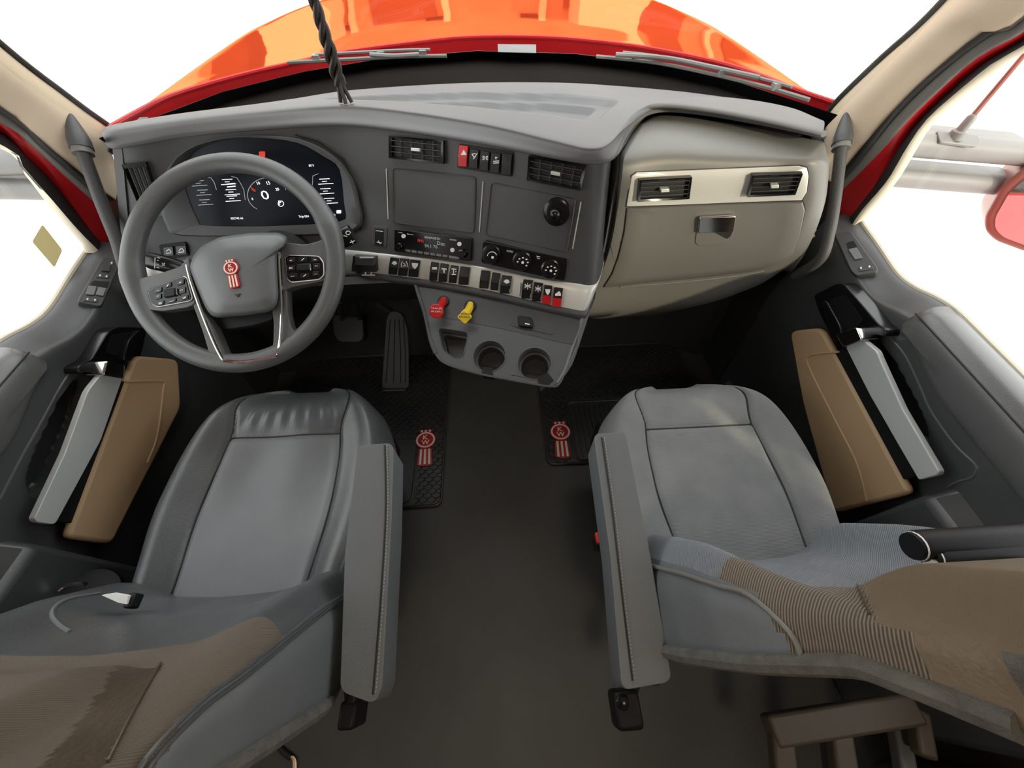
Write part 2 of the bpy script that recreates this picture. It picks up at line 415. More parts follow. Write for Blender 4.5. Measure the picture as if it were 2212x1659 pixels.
def wallpoly(s):
    outer = [(-1.94, -.45), (1.22, -.45), (1.22, .70), (1.12, .86), (1.09, 1.0), (.80, 1.62), (.78, 2.14), (-1.94, 2.14)]
    hole = [(.99, .66), (-.25, .66), (-.25, 1.45), (.68, 1.45), (.93, 1.14), (.995, 1.05), (1.02, .94), (1.01, .80)]
    P = [V((s * 1.045, a, b)) for a, b in outer]; Hh = [V((s * 1.045, a, b)) for a, b in hole]
    tris = tessellate_polygon([P, Hh]); A = P + Hh; n = len(A); off = V((s * .03, 0, 0))
    vs = A + [p + off for p in A]; fs = [tuple(t) for t in tris] + [tuple(i + n for i in reversed(t)) for t in tris]
    k = len(P)
    for lo, hi in ((0, k), (k, n)):
        for i in range(lo, hi):
            j = i + 1 if i + 1 < hi else lo; fs.append((i, j, j + n, i + n))
    return vs, fs
for s, nm in ((-1, 'left'), (1, 'right')):
    v, f = wallpoly(s)
    w = props(obj('wall_' + nm, v, f, 'body_red', smooth=False), 'red painted cab side on the %s side' % ('driver' if s < 0 else 'passenger'), kind='structure')
    v, f = box((s * 1.036, .0, .33), .012, .60, .66); obj('lower_liner', v, f, 'wood_brown', w, smooth=False)
    # liner of the sleeper side and lower side panel behind the door
    v, f = box((s * 1.03, -1.1, 1.05), .02, 1.66, 2.1); obj('side_liner', v, f, 'liner', w, smooth=False)
    v, f = prism([(s * 1.03, -.20, .0), (s * 1.03, .235, .0), (s * 1.03, .235, .66), (s * 1.03, -.20, .66)], (-s * .12, 0, 0),
                 top=[(s * 1.03, -.20, .0), (s * 1.015, .225, .0), (s * 1.015, .225, .56), (s * 1.03, -.20, .58)])
    obj('side_panel', v, f, 'door_char', w, bevel=.012)

# ------------------------------------------------------------------ windscreen
NB = 28
def shield(z0, z1, d=0.0, nr=8):
    rows = []
    for j in range(nr + 1):
        zz = z0 + (z1 - z0) * j / nr; t = (zz - .92) / .70; r = []
        for i in range(NB + 1):
            u = -1 + 2 * i / NB; xb, xt = .905 * u, .87 * u
            yb, yt = y_base(xb), .85 - .10 * u * u
            r.append(V((xb + (xt - xb) * t, yb + (yt - yb) * t + d, zz)))
        rows.append(r)
    return rows
v, f = shell(shield(.92, 1.62), shield(.92, 1.62, .005))
win1 = props(obj('window_1', v, f, 'glass'), 'curved windscreen glass', kind='structure')
v, f = shell(shield(.905, .945, -.004, 2), shield(.905, .945, -.001, 2))
obj('frit_band', v, f, 'gloss_black', win1, label='black ceramic band along the foot of the glass')

# ------------------------------------------------------------------ A pillars and door frames
PIL = {
 1: dict(a=[(1782, 322), (1776, 275), (1800, 228), (1900, 130), (2040, 0)],
         b=[(1795, 392), (1815, 374), (1855, 325), (1910, 260), (1972, 195), (2045, 130), (2125, 68), (2212, 35)],
         c=[(1798, 412), (1828, 384), (1878, 325), (1929, 260), (1992, 195), (2068, 130), (2150, 72), (2212, 43)],
         d=[(1800, 430), (1840, 391), (1905, 325), (1962, 260), (2030, 195), (2104, 130), (2180, 85), (2212, 68)],
         e=[(1812, 492), (1847, 456), (1896, 391), (1937, 325), (1984, 260), (2052, 195), (2130, 130), (2212, 82)],
         f=[(1838, 490), (1860, 456), (1916, 391), (1955, 325), (2000, 260), (2072, 195), (2153, 130), (2212, 98)],
         g=[(1866, 474), (1880, 456), (1935, 391), (1972, 330), (2010, 270), (2082, 205), (2173, 136), (2212, 113)]),
 -1: dict(a=[(236, 330), (240, 300), (246, 282), (190, 241), (135, 200), (0, 95)],
          b=[(250, 433), (205, 400), (162, 362), (118, 328), (34, 254), (0, 230)],
          c=[(225, 436), (189, 406), (135, 359), (68, 301), (0, 244)],
          d=[(232, 462), (199, 433), (135, 376), (68, 315), (0, 264)],
          e=[(250, 552), (236, 538), (209, 514), (162, 453), (111, 389), (51, 332), (0, 284)],
          f=[(219, 547), (169, 497), (111, 430), (51, 362), (0, 311)],
          g=[(188, 546), (184, 532), (111, 446), (57, 376), (0, 318)])}
PX = dict(a=.90, b=.94, c=.953, d=.966, e=.992, f=.985, g=1.0)
EXT = dict(a=(.865, .79, 1.63), b=(.91, .66, 1.63), c=(.925, .62, 1.60), d=(.94, .60, 1.57), e=(.965, .56, 1.53), f=(.975, .54, 1.50), g=(1.0, .50, 1.46))
DOORS = {}
for s in (-1, 1):
    C = {}
    for k in 'abcdefg':
        P = [Q(*p, x=s * PX[k]) for p in PIL[s][k]]
        e = V(EXT[k]); e.x *= s
        C[k] = resamp(spl(P + [P[-1].lerp(e, .5), e], 5), 40)
    side = 'driver' if s < 0 else 'passenger'
    t = thing('trim_%d' % (1 if s < 0 else 2), (s * .92, 1.05, .7), 'beige windscreen pillar cover with door seals on the %s side' % side, None, kind='structure')
    def strip(name, A, B, m, par, bulge=0.0, th=.012, nm=6, back=None):
        rows, rb = [], []
        for j in range(nm + 1):
            q = j / nm; r = []; r2 = []
            for p, w in zip(A, B):
                c = p.lerp(w, q); c = c + V((-s, -.4, .2)).normalized() * (bulge * math.sin(math.pi * q)); r.append(c)
                r2.append(c + V((s * th, th * .3, 0)))
            rows.append(r); rb.append(r2)
        v, f = shell(rows, rb); return obj(name, v, f, m, par, angle=60)
    strip('pillar_cover', C['a'], C['b'], 'beige', t, .022, .03, 10)
    strip('weather_seal', C['b'], C['c'], 'seal', t, .006, .015, 3)
    strip('seal_lip', C['c'], C['d'], 'seal_grey', t, .003, .010, 4)
    strip('painted_frame', C['d'], C['e'], 'body_red', t, -.002, .006, 5)
    v, f = tube(C['a'], .0075, 8); obj('glass_gasket', v, f, 'seal', t)
    fl = [(1765, 375), (1800, 396), (1813, 412), (1808, 480), (1790, 560), (1730, 590), (1720, 420)] if s > 0 else [(262, 400), (228, 440), (236, 480), (252, 552), (268, 600), (320, 620), (320, 430)]
    v, f = prism([Q(*p, x=s * .975) for p in fl], (s * .02, 0, 0)); obj('pillar_foot', v, f, 'dash_dark', t)
    dn = thing('door_%d' % (1 if s < 0 else 2), (s * .98, .5, .02), 'charcoal cab door with tan lower panel on the %s side' % side, None, kind='structure')
    DOORS[s] = dn
    strip('frame_seal', C['e'], C['f'], 'seal', dn, .003, .008, 4)
    strip('window_frame', C['f'], C['g'], 'cream', dn, .003, .006, 4)

# ------------------------------------------------------------------ doors
def zl0(y):   # inner edge of the ledge
    T = [(.05, .742), (.53, .742), (.57, .737), (.61, .716), (.65, .702), (.70, .700), (.76, .710), (.87, .735), (.97, .75)]
    for (a, b), (c, d) in zip(T, T[1:]):
        if y <= c: return b + (d - b) * (y - a) / (c - a)
    return T[-1][1]
def zs0(y):
    T = [(.05, .757), (.55, .760), (.58, .758), (.62, .742), (.67, .726), (.72, .726), (.78, .737), (.90, .750), (.99, .76)]
    for (a, b), (c, d) in zip(T, T[1:]):
        if y <= c: return b + (d - b) * (y - a) / (c - a)
    return T[-1][1]
def zl(y): return sum(zl0(max(.05, y + k * .01)) for k in range(-4, 5)) / 9
def zs(y): return sum(zs0(max(.05, y + k * .01)) for k in range(-4, 5)) / 9
DSURF = {}
for s in (-1, 1):
    dn = DOORS[s]; rows = []
    NY = 170
    for i in range(NY + 1):
        y = .05 + (.93 - .05) * i / NY
        a, b = zl(y), zs(y)
        prof = [(.955, .02), (.945, .30), (.935, .44), (.935, .52), (.935, .58), (.936, .64), (.938, a - .035), (.943, a - .010), (.955, a - .001), (.98, (a + b) / 2 + .003), (1.0, b), (1.012, b - .002), (1.03, b - .03)]
        P = [V((s * px, y, pz)) for px, pz in prof]
        P = spl(P, 12); out = []
        for p in P:
            yy = (p.y - .445) * .985 + (p.z - .60) * -.17; zz = (p.z - .60) + (p.y - .445) * -.17
            q = (abs(yy) / .118) ** 3.2 + (abs(zz) / .036) ** 3.2
            dep = .05 * (1 - sm((q - .55) / .75))
            out.append(p + V((s * dep, 0, 0)))
        rows.append(out)
    v, f = grid(rows)
    v2, f2 = shell(rows, [[V((s * 1.035, p.y, min(p.z, .72))) for p in r] for r in rows])
    obj('door_card', v2, f2, 'door_char', dn, angle=50)
    DSURF[s] = Surf(v, f)
    # elbow pad
    rows = []
    for i in range(31):
        t = i / 30; y = .56 - .55 * t; k = 1 - sm((.06 - t) / .06) * .5 if t < .06 else 1
        e = .012 * (1 - k)
        prof = [(.95, .668 - e), (.936, .672), (.929, .688), (.926, .722), (.932, .750 - e), (.948, .766 - e), (.97, .770 - e), (.995, .766 - e), (1.005, .755), (1.0, .70)]
        zf = .035 * (1 - sm(t / .35))
        rows.append([V((s * (px + (.012 if t == 0 else 0)), y, pz + (zf if pz < .70 else 0))) for px, pz in spl([V(p) for p in prof], 3)])
    v, f = grid(rows, cu=True, cap0=True, cap1=True)
    obj('armrest_pad', v, f, 'door_pad', dn, angle=60)
    v, f = tube([V((s * .931, .555 - .54 * i / 20, .751)) for i in range(21)], .0018, 6); obj('pad_stitching', v, f, 'seam', dn)
    v, f = tube([V((s * 1.010, .925 - .87 * i / 60, zs(.925 - .87 * i / 60) + .001)) for i in range(61)], .006, 8); obj('sill_trim', v, f, 'cream', dn)
    # glass
    v, f = prism([(s * 1.034, .99, .66), (s * 1.034, -.25, .66), (s * 1.034, -.25, 1.45), (s * 1.034, .68, 1.45), (s * 1.034, .93, 1.14), (s * 1.034, .995, 1.05), (s * 1.034, 1.01, .94)], (s * .005, 0, 0))
    obj('window_pane', v, f, 'glass', dn, smooth=False)
DP = {
 1: dict(tan=[(1707, 715), (1775, 708), (1968, 1066), (1800, 1108), (1735, 870)], tanx=.905,
         seam=[(1812, 760), (1750, 768), (1746, 790), (1800, 900), (1850, 1000), (1872, 1082)],
         grip=[(1830, 749), (1870, 735), (1899, 759), (1905, 775), (1955, 884), (2034, 1018), (2030, 1026), (1989, 1037), (1947, 965), (1882, 852)],
         cap=[(1813, 722), (1858, 706), (1871, 734), (1830, 750)],
         bez=[(1761, 638), (1810, 613), (1826, 611), (1905, 702), (1921, 712), (1919, 728), (1890, 722), (1872, 735), (1835, 755), (1810, 747), (1773, 674)],
         cup=[(1790, 648), (1826, 636), (1866, 694), (1836, 716), (1815, 702)],
         lever=[(1783, 652), (1798, 648), (1830, 704), (1836, 730), (1815, 736), (1800, 700)],
         bead=[(1921, 728), (1955, 768), (1985, 830), (2012, 890), (2062, 960), (2106, 1003), (2108, 1018), (2098, 1032), (2068, 1041), (2048, 1052)],
         sw=[(1802, 508), (1838, 502), (1896, 581), (1894, 591), (1850, 598), (1838, 587)],
         btn=[('window_switch', [(1832, 540), (1850, 536), (1864, 559), (1846, 562)], .004), ('lock_switch', [(1854, 577), (1884, 573), (1887, 582), (1856, 587)], .002)],
         rec=[(1828, 525), (1844, 520), (1852, 534), (1832, 540)],
         dots=[(1860, 580), (1878, 577)]),
 -1: dict(tan=[(290, 768), (384, 776), (390, 880), (240, 1175), (142, 1162)], tanx=.905,
          seam=[(272, 825), (350, 824), (353, 840), (340, 940), (318, 1000)],
          grip=[(213, 810), (260, 818), (213, 952), (117, 1128), (110, 1133), (74, 1128), (69, 1120), (135, 980), (183, 850), (190, 838)],
          cap=[(221, 779), (262, 788), (260, 819), (212, 811)],
          bez=[(314, 708), (303, 759), (279, 820), (256, 818), (213, 810), (193, 802), (162, 808), (162, 792), (192, 776), (228, 716), (246, 706)],
          cup=[(240, 724), (284, 716), (264, 770), (228, 764)],
          lever=[(286, 712), (291, 722), (268, 782), (250, 780), (262, 736)],
          bead=[(150, 806), (128, 840), (90, 910), (45, 990), (0, 1078)],
          sw=[(223, 559), (257, 562), (260, 570), (220, 661), (214, 664), (169, 655), (168, 650), (217, 566)],
          btn=[('mirror_switch', [(222, 574), (238, 574), (236, 588), (218, 586)], .005), ('lock_switch', [(210, 592), (238, 594), (234, 602), (206, 600)], .002),
               ('window_switch', [(191, 618), (209, 620), (203, 639), (185, 637)], .004), ('window_switch', [(212, 621), (230, 624), (223, 641), (206, 638)], .004),
               ('lock_switch', [(183, 643), (212, 646), (210, 654), (180, 651)], .002)],
          rec=[(202, 606), (237, 609), (232, 622), (194, 616)],
          dots=[(216, 596), (230, 598), (241, 569), (189, 647), (205, 649)])}
for s in (-1, 1):
    p = DP[s]; dn = DOORS[s]; n = V((-s, 0, 0))
    pl = lambda x: Plane((s * x, 0, 0), (-s, 0, 0))
    plate('map_pocket', p['tan'], pl(.898), .004, 'tan', dn, r=16, h0=-.016, bevel=.008, seg=3, label='tan padded lower door panel')
    v, f = tube(spl([pl(.8935).hit(*q)[0] for q in p['seam']], 5), .0028, 6); obj('pocket_seam', v, f, 'tan', dn)
    plate('grip_bar', p['grip'], pl(.893), .005, 'grip', dn, r=6, h0=-.008, bevel=.006, seg=3, label='silver grab bar')
    plate('grip_bracket', [ctr(p['grip']) + (V(q) - ctr(p['grip'])) * .96 + V((-s * 10, 6)) for q in p['grip']], pl(.935), .036, 'black', dn, r=8, bevel=.004)
    bz = plate('door_handle', p['bez'], pl(.912), .006, 'gloss_black', dn, r=8, h0=-.03, bevel=.006)
    plate('handle_cup', p['cup'], pl(.906), .0025, 'black', bz, r=8)
    plate('lever', p['lever'], pl(.905), .018, 'gloss_black', bz, r=7, bevel=.006, seg=3)
    plate('grip_collar', p['cap'], pl(.885), .010, 'chrome', dn, r=5, h0=-.03, bevel=.008, label='dark chrome collar')
    v, f = tube(spl([DSURF[s].hit(*q)[0] for q in p['bead']], 4), .0022, 6); obj('trim_bead', v, f, 'door_pad', dn)
    sp = plate('switch_panel', p['sw'], DSURF[s], .006, 'dash_face', dn, r=5, bevel=.002)
    ps = PLN[sp.name]
    for nm, q, h in p['btn']: plate(nm, q, ps, h, 'dash_face' if nm != 'window_switch' else 'door_pad', sp, r=2, bevel=.001)
    plate('switch_recess', p['rec'], ps, .0006, 'black', sp, r=2)
    for q in p['dots']: plate('switch_mark', disc(q[0], q[1], 2.2, n=8), ps, .0035, 'icon', sp)
    # kick panel ahead of the door
    v, f = box((s * .985, 1.06, .34), .09, .30, .68); obj('kick_panel', v, f, 'dash_dark', dn, bevel=.01)
v, f = prism([Q(*q, x=-1.024) for q in rnd([(92, 485), (135, 540), (118, 578), (70, 522)], 5)], (-.001, 0, 0))
obj('window_tag', v, f, 'sticker', DOORS[-1], smooth=False, label='pale yellow paper tag stuck to the glass')

# ------------------------------------------------------------------ lamp in the sleeper ceiling
lt = thing('dome_lamp', (.1, -.75, 2.09), 'round dome lamp in the sleeper headliner', 'lamp')
v, f = lathe((.1, -.75, 2.098), (0, 0, -1), [(.13, 0), (.13, .018), (.11, .024)], 28); obj('lamp_ring', v, f, 'satin', lt)
v, f = lathe((.1, -.75, 2.098), (0, 0, -1), [(.11, .02), (.08, .034), (.03, .04), (0, .04)], 28); obj('lamp_lens', v, f, 'lamp', lt)
al = D.lights.new('dome_bulb', 'AREA'); al.shape = 'DISK'; al.size = .22; al.energy = 1.5; al.color = (1.0, .84, .64)
ao = D.objects.new('dome_bulb', al); COL.objects.link(ao); ao.location = (.1, -.75, 2.04); ao['kind'] = 'helper'

# ------------------------------------------------------------------ bonnet
hd = thing('hood', (0, 1.7, .2), 'glossy orange red truck hood seen through the windscreen', 'hood')
rear = [Q(*p, z=.955) for p in [(240, 278), (300, 244), (363, 213), (453, 184), (550, 158), (645, 137), (742, 116), (887, 96), (1000, 84), (1120, 82), (1233, 87), (1389, 105), (1544, 136), (1630, 162), (1700, 190), (1750, 208), (1801, 225)]]
rear = resamp(spl(rear, 4), 49); rows = []
vv = [0, .012, .03, .06, .1, .15, .2, .27, .35, .45, .55, .65, .75, .85, .93, 1]
for q in vv:
    r = []
    for p in rear:
        u = max(-1, min(1, (p.x - .01) / .885)); k = sm(q / .14)
        x = p.x + (1.062 * u - p.x) * k
        taper = 1 - .14 * max(0, q - .45) / .55
        y = p.y * (1 - q) + 3.7 * q
        z = .955 - .05 * q - .16 * q ** 4 - .080 * abs(u) ** 4 * k + .012 * sm(q / .1) * (1 - sm((abs(u) - .5) / .2))
        r.append(V((x * taper, y, z)))
    a, b = r[0], r[-1]
    r = [a + V((.0, 0, -.5)), a + V((-.035, 0, -.15)), a + V((-.02, 0, -.03))] + r + [b + V((.02, 0, -.03)), b + V((.035, 0, -.15)), b + V((0, 0, -.5))]
    rows.append(r)
v, f = grid(rows)
HS = Surf(v, f)
obj('hood_skin', v, f, 'hood_red', hd, angle=60)
rows = [[p + V((0, -.002, d)) for p in rear] for d in (.004, -.02, -.07)] ; v, f = shell(rows, [[p + V((0, .01, 0)) for p in r] for r in rows])
obj('rear_lip', v, f, 'body_red', hd)
v, f = tube([p + V((0, .0, .003)) for p in rear], .006, 8); obj('hood_seal', v, f, 'body_red', hd)
# cowl trough between glass and dash
rows = []
for d, z in ((0, 0), (.33, 0), (.66, 0), (1, 0)):
    rows.append([V((u * (.80 + .10 * d), (y_base(u * .9) + .012) * d + (1.16 - .14 * u * u) * (1 - d), .915)) for u in [i / 14 for i in range(-14, 15)]])
v, f = shell(rows, [[p - V((0, 0, .01)) for p in r] for r in rows])
props(obj('trim_4', v, f, 'trough'), 'black trough between dashboard and windscreen', kind='structure')
# wipers
def wiper(name, blade, arm, label):
    t = thing(name, Q(*arm[0], z=.965), label, 'wiper', 'windscreen wipers')
    bl = [Q(*p, z=.972) for p in blade]
    v, f = tube(spl(bl, 6), .005, 6); obj('blade', v, f, 'seal_grey', t)
    v, f = tube([p + V((0, .012, .012)) for p in spl(bl[:], 6)[3:-3]], .004, 6); obj('bridge', v, f, 'arm_grey', t)
    v, f = tube(spl([Q(*p, z=.985) for p in arm], 6), .006, 8); obj('arm', v, f, 'arm_grey', t)
    for k in (.2, .5, .8):
        i = int(k * (len(spl(bl, 6)) - 1)); p = spl(bl, 6)[i]; v, f = box(p + V((0, .006, .006)), .02, .016, .014); obj('clip', v, f, 'arm_grey', t)
    return t
wiper('wiper', [(622, 135), (760, 128), (880, 122), (965, 121)], [(800, 118), (850, 121), (905, 118)], 'grey wiper lying below the hood edge ahead of the steering wheel')
wiper('wiper', [(1288, 122), (1420, 136), (1560, 165), (1660, 190), (1748, 216)], [(1330, 118), (1440, 126), (1540, 146), (1640, 168)], 'long grey wiper lying below the hood edge ahead of the glovebox')
v, f = prism([V((p.x, p.y, p.z)) for p in [Q(1075, 96, z=.958), Q(1158, 97, z=.958), Q(1158, 115, z=.945), Q(1076, 113, z=.945)]], (0, 0, .001))
obj('inspection_label', v, f, 'arm_grey', win1, smooth=False, label='pale label stuck at the foot of the windscreen')
# added building out of view, gives the hood its orange reflections
bl = thing('reflection_building', (0, 27, -1.6), 'added depot building, itself unseen, there for the hood reflections', None, kind='structure')
v, f = box((0, 30, 5.4), 80, 6, 14); obj('facade', v, f, 'facade', bl, smooth=False)
for i in range(-6, 7):
    v, f = box((i * 5 + (i % 2) * .8, 26.95, 1.2 + (i % 3) * .5), 2.6 + (i % 2) * .8, .2, 4.2 + (i % 3)); obj('dock_door', v, f, 'dock_brown', bl, smooth=False)
    v, f = box((i * 5 + 2.4, 26.9, 5.2), 1.0, .2, 1.0); obj('window', v, f, 'gloss_black', bl, smooth=False)
    v, f = box((i * 5 - 2.0, 26.85, 2.4), .35, .4, 8.0); obj('pilaster', v, f, 'white', bl, smooth=False)
    if i % 3 == 1: v, f = box((i * 5 + 1.0, 24.5, 2.8), 3.4, 3.0, 7.0); obj('pale_reflector', v, f, 'white', bl, smooth=False)  # white boxes added for pale patches in the hood reflection

# ================================================================== DASHBOARD
dash = thing('dashboard', (0, 1.0, .62), 'grey truck dashboard with gauges, vents, switches and glovebox', 'dashboard')
# upper pad ---------------------------------------------------------
pb = [(231, 317), (262, 322), (400, 298), (560, 283), (740, 274), (900, 291), (1060, 318), (1200, 346), (1280, 356), (1325, 345), (1348, 300), (1378, 263), (1425, 244), (1520, 251), (1660, 276), (1780, 302)]
pt = [(222, 296), (250, 284), (395, 262), (555, 245), (740, 232), (895, 246), (1055, 272), (1195, 305), (1275, 322), (1318, 310), (1345, 272), (1372, 243), (1420, 226), (1520, 234), (1658, 259), (1776, 288)]
pf = [(248, 283), (262, 276), (390, 252), (540, 231), (640, 213), (770, 194), (1000, 180), (1200, 179), (1330, 186), (1450, 196), (1520, 204), (1570, 211), (1620, 219), (1680, 228), (1730, 242), (1768, 266)]
ZB = [.965] * 9 + [.968, .975, .982, .985, .985, .985, .985]
ZT = [.995] * 9 + [.998, 1.003, 1.008, 1.01, 1.01, 1.01, 1.008]
B_ = [Q(*p, z=z) for p, z in zip(pb, ZB)]; T_ = [Q(*p, z=z) for p, z in zip(pt, ZT)]; G_ = [Q(*p, z=.948) for p in pf]
nc = 8
cols = []
for b, t, g in zip(B_, T_, G_):
    g2 = V((g.x, g.y, .948)); fw = V((g.x - t.x, g.y - t.y, 0)); L = fw.length; fw = fw / max(L, 1e-6)
    out = -fw
    c = [b + fw * .035 + V((0, 0, .004)), b + fw * .004, b + out * .003 + V((0, 0, .008)), b.lerp(t, .55) + out * .004, t + out * .001 + V((0, 0, -.004)), t + fw * .012 + V((0, 0, .002))]
    for k in (.2, .35, .5, .65, .8, .93, 1.0):
        q = (t + fw * .012).lerp(g2, k); q.z = t.z + .002 + (g2.z - t.z - .002) * (.35 * k + .65 * k * k); c.append(q)
    c += [g2 + fw * .006 + V((0, 0, -.01)), g2 + fw * .004 + V((0, 0, -.08))]
    cols.append(c)
rows = loft(cols, nc, 6)
# shallow tray pressed into the pad
tc = [V(p) for p in [(700, 216), (800, 200), (1000, 189), (1200, 190), (1322, 201), (1335, 210), (1290, 258), (1268, 264), (1180, 250), (1000, 232), (860, 222)]]
TR = [Q(*p, z=.985) for p in tc]
def inpoly(x, y, P):
    c = False; n = len(P); dm = 9
    for i in range(n):
        a, b = P[i], P[(i + 1) % n]
        if (a.y > y) != (b.y > y) and x < (b.x - a.x) * (y - a.y) / (b.y - a.y) + a.x: c = not c
        e = b - a; t = max(0, min(1, ((x - a.x) * e.x + (y - a.y) * e.y) / (e.x ** 2 + e.y ** 2))); dm = min(dm, math.hypot(x - a.x - e.x * t, y - a.y - e.y * t))
    return dm if c else -dm
rows = [resamp(r, 330) for r in rows]
for r in rows[36:]:
    for p in r:
        if -.6 < p.x < .5 and p.y > .85:
            d = inpoly(p.x, p.y, TR); p.z -= .013 * sm((d + .004) / .014) + .013 * sm((d - .036) / .014)
v, f = grid(rows); obj('dash_pad', v, f, 'dash_grey', dash, angle=60)

# driver fascia and centre stack ------------------------------------------------
ft = [(238, 322), (290, 318), (400, 299), (550, 284), (700, 276), (770, 277), (870, 288), (950, 300), (1070, 322), (1170, 342), (1250, 356), (1292, 357), (1322, 348), (1340, 322)]
fb = [(268, 572), (330, 572), (420, 562), (560, 548), (700, 538), (760, 542), (860, 553), (941, 562), (1050, 580), (1163, 604), (1240, 613), (1277, 618), (1300, 612), (1316, 590)]
cols = []
for i, (a, b) in enumerate(zip(ft, fb)):
    A = Q(*a, z=.967); Bq = Q(*b, z=.72)
    if i == 12: Bq = Bq + V((-.004, .015, 0))
    if i >= 13: A = A + V((0, .06, 0)); Bq = Bq + V((0, .06, 0))
    A = A + V((0, .014, .004))
    cols.append([A.lerp(Bq, k) + V((0, .006 * math.sin(math.pi * k), 0)) for k in (0, .12, .3, .5, .7, .88, 1)])
rows = loft(cols, 5, 2); v, f = grid(rows)
FS = Surf(v, f)
v2, f2 = shell(rows, [[p + V((0, .03, 0)) for p in r] for r in rows])
obj('instrument_fascia', v2, f2, 'dash_face', dash, angle=60)
# end cap of the fascia beside the pillar
v, f = prism([rows[0][0], rows[-1][0], rows[-1][0] + V((-.01, .2, 0)), rows[0][0] + V((-.01, .14, 0))], (.02, 0, 0)); obj('fascia_end', v, f, 'dash_face', dash)

# silver switch strip ------------------------------------------------------------
sb = [(285, 622), (335, 618), (425, 608), (560, 594), (700, 584), (760, 583), (860, 594), (941, 605), (1050, 624), (1163, 650), (1230, 664), (1262, 668), (1280, 660), (1298, 635)]
cols = []
for i, (a, b) in enumerate(zip(fb, sb)):
    A = Q(*a, z=.72); Bq = Q(*b, z=.672)
    if i == 12: A = A + V((-.004, .015, 0)); Bq = Bq + V((-.004, .015, 0))
    if i >= 13: A = A + V((0, .06, 0)); Bq = Bq + V((0, .06, 0))
    cols.append([A + V((0, .004, .001)), A + V((0, -.004, .0)), A.lerp(Bq, .5) + V((0, -.006, 0)), Bq + V((0, -.004, 0)), Bq + V((0, .004, -.001))])
rows = loft(cols, 5, 2); v, f = grid(rows); SS = Surf(v, f)
v2, f2 = shell(rows, [[p + V((0, .02, 0)) for p in r] for r in rows]); obj('switch_strip', v2, f2, 'satin', dash, angle=60, label='silver trim strip holding the rocker switches')
# dark moulding under the strip
cols = []
for i, b in enumerate(sb):
    Bq = Q(*b, z=.672)
    if i == 12: Bq = Bq + V((-.004, .015, 0))
    if i >= 13: Bq = Bq + V((0, .06, 0))
    cols.append([Bq + V((0, .0, .001)), Bq + V((0, -.012, -.006)), Bq + V((0, -.013, -.018)), Bq + V((0, -.004, -.026)), Bq + V((0, .03, -.030)), Bq + V((0, .10, -.032))])
rows = loft(cols, 5, 3); v, f = grid(rows); v2, f2 = shell(rows, [[p + V((0, .01, .006)) for p in r] for r in rows])
obj('lower_moulding', v2, f2, 'dash_face', dash, angle=60)

# instrument cluster ------------------------------------------------------------
outer = [(352, 440), (358, 372), (405, 322), (480, 299), (560, 293), (650, 300), (722, 335), (764, 385), (780, 440), (786, 474), (774, 496), (720, 505), (560, 508), (395, 506), (366, 484)]
inner = [(408, 430), (398, 382), (420, 328), (484, 303), (560, 298), (642, 308), (700, 338), (734, 366), (744, 440), (748, 468), (740, 476), (700, 483), (560, 489), (445, 487), (428, 476)]
outer = [tuple(p) for p in spl([V(p) for p in outer], 3, True)]; inner = [tuple(p) for p in spl([V(p) for p in inner], 3, True)]
clu = plate('instrument_cluster', inner, FS, .0010, 'screen', dash, label='black digital instrument screen')
CS = PLN[clu.name]
I2 = [(CS.hit(*p)[0], CS.n) for p in inner]; O2 = [FS.hit(*p) for p in outer]
rr = [[a - b * .004 for a, b in O2], [a + b * .016 for a, b in O2], [a + b * .0185 for a, b in [(p.lerp(q, .12), n) for (p, n), (q, m) in zip(O2, I2)]], [a + b * .002 for a, b in I2], [a - b * .01 for a, b in I2]]
v, f = grid(rr, cu=True); obj('cluster_bezel', v, f, 'dash_face', dash, angle=50)
v, f = tube([FS.hit(*p)[0] + FS.hit(*p)[1] * .003 for p in [(640, 291), (690, 305), (743, 344), (777, 415), (787, 472), (779, 496)]], .0022, 6); obj('bezel_gap', v, f, 'black', dash)
CS = Plane(CS.p + CS.n * .0004, CS.n); n = CS.n
text('speed_digit', '0', (568, 431), (584, 430), CS, 'lit', clu, hf=.028)
dashes('gauge_arc', [(disc(577, 420, 42, 36, 40, -.1)[k], disc(577, 420, 42, 36, 40, -.1)[k + 1]) for k in list(range(14, 39))], CS, .0012, 'lit_dim', clu)
dashes('red_zone', [((541, 404), (552, 411)), ((544, 409), (552, 414))], CS, .0016, 'lit_red', clu)
for tx, a, b in (('10', (557, 399), (563, 398)), ('15', (578, 399), (585, 398)), ('20', (597, 412), (604, 411)), ('0', (545, 432), (548, 432))): text('gauge_number', tx, a, b, CS, 'lit', clu)
dashes('brake_sign', [(disc(607, 440, 6, 6, 12)[k], disc(607, 440, 6, 6, 12)[(k + 1) % 12]) for k in range(12)], CS, .0012, 'lit', clu)
text('brake_sign_letter', 'P', (604.5, 443), (610, 442.5), CS, 'lit', clu)
for a in ((418, 391), (427, 411), (431, 432), (480, 388), (488, 410), (490, 424), (690, 387), (692, 408), (700, 429)):
    dashes('readout', [(a, (a[0] + 22, a[1] - 1)), ((a[0] + 6, a[1] + 5), (a[0] + 16, a[1] + 4.5)), ((a[0] - 2, a[1] + 11), (a[0] + 30, a[1] + 9))], CS, .0013, 'lit_dim' if a[0] < 470 else 'lit', clu)
dashes('bright_bar', [((490, 398), (507, 396)), ((491, 404), (509, 402))], CS, .0022, 'lit', clu)
for sg in ([(445, 383), (456, 384), (463, 394), (468, 410)], [(500, 381), (512, 384), (520, 396), (527, 410), (530, 432)], [(675, 400), (676, 380), (688, 375)]): dashes('panel_outline', list(zip(sg, sg[1:])), CS, .001, 'lit_dim', clu)
text('odometer', '032742 mi', (500, 474), (526, 473), CS, 'lit', clu)
